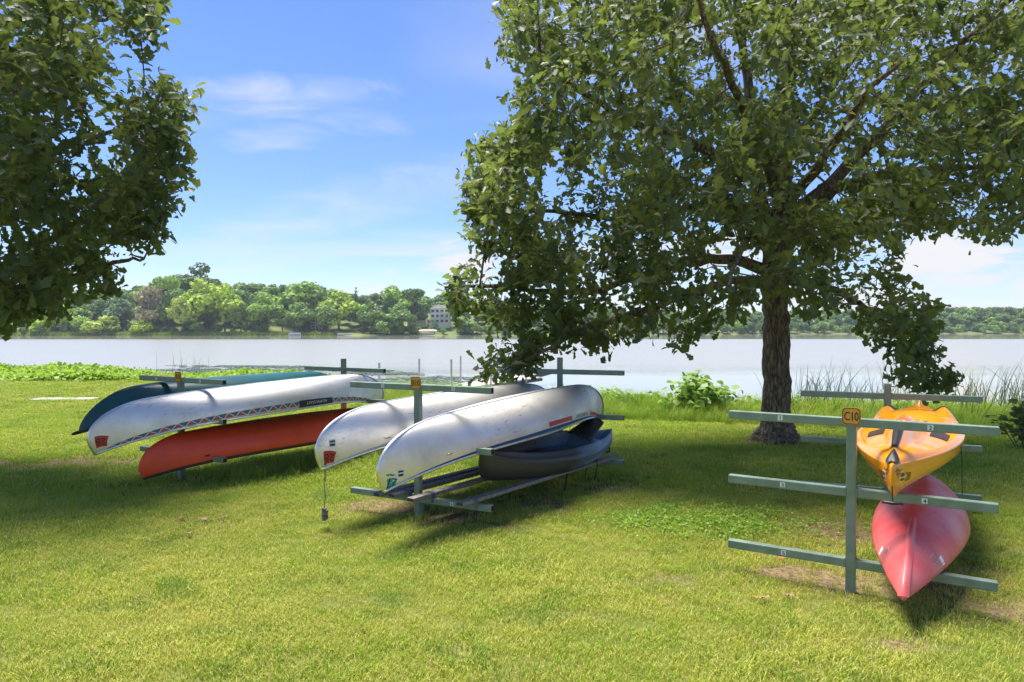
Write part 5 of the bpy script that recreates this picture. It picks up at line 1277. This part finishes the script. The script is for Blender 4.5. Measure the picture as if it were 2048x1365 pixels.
def far_trunk_mesh(kind):
    b = MB(); b.tube([(0, 0, -.05), (0.005, 0, .2), (0, .005, .5), (.0, 0, .8)], [.028, .022, .014, .004], 6)
    for k in range(4 if kind != 'cone' else 0):
        a = k * 1.7; b.tube([(0, 0, .25 + .08 * k), (.12 * math.cos(a), .12 * math.sin(a), .42 + .08 * k), (.22 * math.cos(a), .22 * math.sin(a), .55 + .08 * k)], [.012, .008, .003], 5)
    me = bpy.data.meshes.new('trunk'); me.from_pydata(b.v, [], b.f); me.materials.append(M['far_trunk']); me.update(); return me
FT = {k: [far_tree_mesh('crown', k, 100 + i * 7 + j, M['far_leaf']) for j in range(3 if k != 'cone' else 1)] for i, k in enumerate(('round', 'tall', 'cone', 'bush'))}
TR = {k: far_trunk_mesh(k) for k in FT}
YG, LG, MG, DG, BG, GB, YB = (.27, .38, .05), (.19, .31, .065), (.13, .225, .06), (.075, .135, .05), (.09, .165, .09), (.26, .25, .19), (.34, .43, .10)
def far_tree(px, top, w, base, back, kind, col, label, var=0, grp='trees on the far shore'):
    x0 = (px - 1024) / F * 285; d = float(far_edge(x0)) + back; x = (px - 1024) / F * d; gz = float(far_z(x, d)); zt = H - (top - HZ) / F * d; hgt = zt - gz
    ww = w / F * d * 1.15
    root = empty('conifer_tree' if kind == 'cone' else ('round_bush' if kind == 'bush' else 'shore_tree'), (x, d, gz), random.uniform(0, 6), label=label, cat='bush' if kind == 'bush' else 'tree', group=grp)
    c = link('crown', FT[kind][var % len(FT[kind])], root); c.scale = (ww, ww, hgt); c.color = (*col, 1); c['kind'] = 'stuff'
    k = link('trunk', TR[kind], root); k.scale = (ww * .9, ww * .9, hgt)
far = [(400, 556, 95, 660, 9, 'round', YG, 'large bright yellow green tree, broadest on the left far shore', 0), (450, 566, 72, 660, 8, 'round', YG, 'yellow green tree with rounded top right of the broadest one', 1),
       (377, 526, 120, 640, 45, 'tall', DG, 'tallest olive tree rising above the far treeline on the left', 0), (335, 548, 66, 660, 12, 'tall', LG, 'tall light green tree beside the broad yellow green one', 1), (300, 568, 62, 665, 8, 'tall', GB, 'greyish half bare tree on the left far shore', 2),
       (205, 620, 60, 668, 3, 'bush', YB, 'pale round bush at the water on the left far shore', 0), (285, 630, 38, 668, 3, 'bush', YG, 'small bright pointed bush right of the pale round one', 1), (366, 592, 52, 668, 4, 'round', YB, 'low yellowish tree in front of the broad yellow green one', 2),
       (527, 583, 78, 665, 9, 'round', LG, 'bright green rounded tree near the pontoon boat', 0), (482, 606, 46, 668, 6, 'tall', MG, 'slim mid green tree left of the bright rounded one', 0), (600, 604, 52, 665, 6, 'round', MG, 'mid green tree beside the brown house on the far shore', 1),
       (618, 562, 112, 650, 30, 'round', LG, 'big light green tree rising behind the brown house', 2), (678, 578, 80, 662, 16, 'round', YG, 'yellow green tree right of the brown house', 0), (655, 610, 62, 668, 6, 'round', MG, 'mid green tree with a leaning trunk by the white boat', 2),
       (712, 568, 22, 650, 35, 'cone', DG, 'narrow dark spire conifer above the far treeline', 0), (786, 570, 66, 660, 20, 'round', LG, 'light green tree left of the white house', 1), (743, 603, 56, 668, 8, 'round', MG, 'mid green tree below the spire conifer', 0),
       (800, 608, 58, 668, 6, 'round', MG, 'mid green tree at the water left of the boat lift', 1), (828, 574, 62, 650, 22, 'tall', DG, 'dark open crowned oak beside the white house', 1), (869, 634, 26, 668, 7, 'cone', BG, 'dark blue green spruce in front of the white house', 0),
       (130, 606, 66, 668, 8, 'round', YG, 'bright green tree seen under the left oak branches', 2), (32, 600, 80, 668, 9, 'round', LG, 'light green tree at the far left end of the far shore', 0), (165, 622, 44, 668, 5, 'bush', LG, 'green bush left of the pale round bush', 2),
       (245, 598, 60, 668, 9, 'round', BG, 'bluish green tree behind the small pointed bush', 1), (80, 632, 46, 668, 4, 'bush', YG, 'bright low bush beneath the left oak branches', 0), (565, 618, 46, 668, 8, 'round', MG, 'mid green tree just left of the pontoon boat', 2),
       (770, 634, 44, 668, 3, 'bush', MG, 'dark green bush on the bank left of the boat lift', 1), (925, 632, 50, 668, 6, 'round', MG, 'green tree right of the white house behind the oak twigs', 1)]
for a in far: far_tree(*a)
# the wood behind reads as one mass
def wood_mat():
    m = M['far_leaf'].copy(); m.name = 'far_wood_foliage'; nt = m.node_tree; N = nt.nodes; L = nt.links
    oi = [n for n in N if n.type == 'OBJECT_INFO'][0]; r = N.new('ShaderNodeValToRGB'); e = r.color_ramp.elements
    e[0].color = (*DG, 1); e[1].color = (*LG, 1); e[1].position = .95
    for p, c in ((.3, (.085, .15, .055)), (.55, MG), (.75, (.11, .19, .07))): q = e.new(p); q.color = (*c, 1)
    for l in list(nt.links):
        if l.from_node == oi: t = l.to_socket; nt.links.remove(l); L.new(r.outputs[0], t)
    L.new(oi.outputs['Random'], r.inputs[0]); return m
M['far_wood'] = wood_mat()
def wood_proto(kind, seed):
    return bpy.data.objects.new('wood_tree', far_tree_mesh('wood_tree', kind, seed, M['far_wood']))
protos = [wood_proto('round', 301), wood_proto('round', 302), wood_proto('tall', 303), wood_proto('tall', 304)]
TX = [-400, 0, 250, 330, 420, 480, 560, 620, 690, 720, 760, 830, 900, 1000, 1150, 1300, 1500, 1800, 1860, 2048, 2500]
TY = [585, 580, 574, 556, 560, 564, 568, 565, 584, 590, 577, 583, 588, 600, 612, 618, 620, 616, 613, 613, 613]
def wood_points(n, b0, b1, f0, f1, seed, xr=(-330, 420)):
    r = np.random.default_rng(seed); P = []; S = []
    for i in range(n):
        x = r.uniform(*xr); d = float(far_edge(x)) + r.uniform(b0, b1); px = 1024 + x / d * F; gz = float(far_z(x, d)); zt = H - (np.interp(px, TX, TY) - HZ) / F * d
        if 845 < px < 905 and d - float(far_edge(x)) < 34: continue
        if (615 < px < 650 or 540 < px < 600) and d - float(far_edge(x)) < 26: continue
        h = (zt - gz) * r.uniform(f0, f1); P.append((x, d, gz)); S.append(max(h, 4.5))
    return P, S
P, S = wood_points(620, 38, 88, .82, 1.0, 1); P2, S2 = wood_points(260, 14, 38, .5, .8, 2)
gn_scatter('far_woodland', P + P2, S + S2, protos, 'dense green wood covering the far hills', 61, .05)
protos_b = [wood_proto('bush', 311), wood_proto('bush', 312), wood_proto('bush', 313)]
r_ = np.random.default_rng(8); P = []; S = []
for i in range(330):
    x = r_.uniform(-330, 420); d = float(far_edge(x)) + r_.uniform(1.5, 11); px = 1024 + x / d * F
    if 535 < px < 720 and r_.random() < .85: continue
    if 835 < px < 912 and r_.random() < .8: continue
    P.append((x, d, float(far_z(x, d)) - .2)); S.append(r_.uniform(2.2, 6.0) * (1.4 if x > 60 else 1))
gn_scatter('far_shore_brush', P, S, protos_b, 'low dark brush along the water of the far shore', 71, .05)
r_ = np.random.default_rng(9); P = []; S = []
fr = [tuft('far_reed_tuft', 24, .6, .5, 1.1, .09, M['tall_grass'], .4, 140 + k) for k in range(3)]
for i in range(900):
    x = r_.uniform(-260, -70); d = float(far_edge(x)) + r_.uniform(-.5, 2.5); P.append((x, d, float(far_z(x, d)))); S.append(r_.uniform(.8, 1.7))
gn_scatter('far_reeds', P, S, fr, 'olive reeds fringing the far left shore', 81, .1)

M['cream'] = mat('cream_siding', (.78, .75, .66), .8, var=.05, scale=.5); M['brown_wall'] = mat('brown_siding', (.10, .065, .05), .8); M['roof_grey'] = mat('grey_shingles', (.13, .125, .14), .9, var=.15, scale=1.5)
M['pane'] = mat('dark_window', (.02, .025, .03), .12); M['boat_white'] = mat('white_gelcoat', (.62, .62, .6), .4); M['boat_blue'] = mat('blue_canvas', (.05, .10, .17), .7); M['tan'] = mat('tan_canvas', (.42, .36, .28), .8); M['umb_green'] = mat('green_canvas', (.03, .14, .08), .8)
def house(px0, px1, ytop, yeave, ybase, d, wall, label, rows, cols, yaw=0.0, gable=False, balc=False, dx=8.0):
    x0, x1 = (px0 - 1024) / F * d, (px1 - 1024) / F * d; w = x1 - x0; zb = H - (ybase - HZ) / F * d; ze = H - (yeave - HZ) / F * d; zt = H - (ytop - HZ) / F * d
    root = empty('house', ((x0 + x1) / 2, d + dx / 2, zb), yaw, label=label, cat='house'); hh = ze - zb
    MB().box((0, 0, hh / 2 - 1), (w, dx, hh + 2)).build('wall', wall, root)
    o = .5; rz = zt - zb; b = MB()
    r0 = w * (.0 if gable else .28)
    if gable: b.add([(-w / 2 - o, -dx / 2 - o, hh), (w / 2 + o, -dx / 2 - o, hh), (w / 2 + o, dx / 2 + o, hh), (-w / 2 - o, dx / 2 + o, hh), (0, -dx / 2 - o, rz), (0, dx / 2 + o, rz)], [(0, 1, 4), (1, 2, 5, 4), (2, 3, 5), (3, 0, 4, 5), (0, 3, 2, 1)])
    else: b.add([(-w / 2 - o, -dx / 2 - o, hh), (w / 2 + o, -dx / 2 - o, hh), (w / 2 + o, dx / 2 + o, hh), (-w / 2 - o, dx / 2 + o, hh), (-w / 2 + r0, 0, rz), (w / 2 - r0, 0, rz)], [(0, 1, 5, 4), (1, 2, 5), (2, 3, 4, 5), (3, 0, 4), (0, 3, 2, 1)])
    b.build('roof', M['roof_grey'], root)
    for i in range(rows):
        for j in range(cols):
            cx = -w / 2 + w * (j + .5) / cols; cz = hh * (i + .55) / rows
            ww, wh = w / cols * .58, hh / rows * .48
            f = MB().box((cx, -dx / 2 - .03, cz), (ww + .24, .06, wh + .24)).build('window', M['boat_white'], root); MB().box((cx, -dx / 2 - .07, cz), (ww, .04, wh)).build('pane', M['pane'], f)
    if balc:
        for i in range(1, rows):
            z = hh * i / rows; bx = w * .27
            bal = MB().box((bx, -dx / 2 - .9, z), (w * .46, 1.7, .18)).build('balcony', M['boat_white'], root)
            MB().box((bx, -dx / 2 - 1.7, z + 1.0), (w * .46, .07, .08)).build('rail', M['boat_white'], bal)
            for k in range(7): MB().box((bx - w * .23 + w * .46 * k / 6, -dx / 2 - 1.7, z + .5), (.07, .07, 1.0)).build('baluster', M['boat_white'], bal)
        for k in range(3): MB().box((w * .04 + w * .23 * k, -dx / 2 - 1.66, hh / 2 - .5), (.16, .16, hh + 1)).build('balcony_post', M['boat_white'], root)
    return root
house(861, 898, 610, 618, 648, 305, M['cream'], 'cream three storey house with balconies on the far shore', 3, 4, balc=True)
house(815, 852, 618, 625, 648, 309, M['cream'], 'low cream house wing left of the three storey house', 1, 4, dx=7)
house(620, 646, 622, 637, 660, 296, M['brown_wall'], 'brown house with grey gable roof among the far trees', 2, 2, gable=True, balc=True)
house(48, 84, 606, 618, 640, 296, M['cream'], 'grey roofed house behind the bushes on the left far shore', 1, 3)
def far_boat(px, w_px, d, kind, label):
    x = (px - 1024) / F * d; L_ = w_px / F * d; root = empty({'pontoon': 'pontoon_boat', 'runabout': 'motor_boat', 'lift': 'boat_lift'}[kind], (x, d, WATER), .12, label=label, cat='boat lift' if kind == 'lift' else 'boat')
    if kind == 'lift':
        for sx in (-1, 1):
            for sy in (-1, 1): MB().tube([(sx * L_ * .4, sy * 1.2, -1), (sx * L_ * .4, sy * 1.2, 2.0)], .07, 6).build('post', M['dock_post'], root)
        P = [[Vector(((i / 8 - .5) * L_, (j / 8 - .5) * 3.2, 1.75 + .85 * math.sin(math.pi * j / 8) ** .7 * (1 - abs(i / 8 - .5) ** 4 * 6))) for j in range(9)] for i in range(9)]
        MB().grid(P).build('canopy', M['tan'], root, smooth=True)
    if kind != 'lift' or True:
        hw = L_ * (.36 if kind == 'lift' else .48)
        if kind == 'pontoon':
            for sy in (-1, 1): MB().tube([(-hw, sy * .9, .1), (-hw * .95, sy * .9, .12), (hw * .9, sy * .9, .12), (hw, sy * .9, .3)], [.1, .3, .3, .06], 8).build('pontoon', M['dock_post'], root, smooth=True)
            MB().box((0, 0, .48), (hw * 1.9, 2.2, .1)).build('deck', M['boat_white'], root)
            for sy in (-1, 1): MB().box((0, sy * 1.08, .9), (hw * 1.7, .05, .6)).build('fence_panel', M['boat_white'], root)
            for sx in (-.5, .4): MB().tube([(sx * hw, -1, .6), (sx * hw, -1, 2.3)], .04, 5).build('canopy_pole', M['dock_post'], root)
            MB().box((-.05 * hw, 0, 2.35), (hw * 1.2, 2.2, .16), bev=.05).build('canopy', M['boat_blue'], root)
            MB().box((hw * .95, 0, .6), (.4, .4, .9), bev=.08).build('outboard_motor', M['black_trim'], root)
        else:
            P = []
            for i in range(13):
                k = i / 12; hb = .95 * (1 - k ** 3.5); P.append([Vector(((k - .5) * 2 * hw, hb * a, z + .25 * k)) for a, z in ((-1, .95), (-.85, .3), (0, .05), (.85, .3), (1, .95), (.8, 1.0), (-.8, 1.0))])
            MB().grid(P).build('hull', M['boat_white'], root, smooth=True)
            MB().box((.1, 0, 1.25), (.08, 1.4, .5), Matrix.Rotation(-.4, 3, 'Y')).build('windscreen', M['pane'], root)
            MB().box((-hw * 1.02, 0, .7), (.4, .4, .9), bev=.08).build('outboard_motor', M['black_trim'], root)
    return root
far_boat(590, 27, 276, 'pontoon', 'pontoon boat with blue canopy moored at the far shore'); far_boat(690, 30, 278, 'runabout', 'small white motor boat at the far shore right of the pontoon'); far_boat(856, 36, 282, 'lift', 'boat lift with tan canopy below the cream house')

# ------------------------------------------------------------------ the air over the lake
def haze():
    m = bpy.data.materials.new('haze_air'); m.use_nodes = True; nt = m.node_tree
    for n in list(nt.nodes): nt.nodes.remove(n)
    out = nt.nodes.new('ShaderNodeOutputMaterial'); v = nt.nodes.new('ShaderNodeVolumePrincipled')
    v.inputs['Color'].default_value = (.80, .88, 1.0, 1); v.inputs['Density'].default_value = .00022; v.inputs['Anisotropy'].default_value = .2
    nt.links.new(v.outputs[0], out.inputs['Volume'])
    b = MB(); b.box((0, 420, 16), (1700, 1000, 40)); tag(b.build('haze', m), kind='stuff', label='thin pale haze over the lake')
haze()
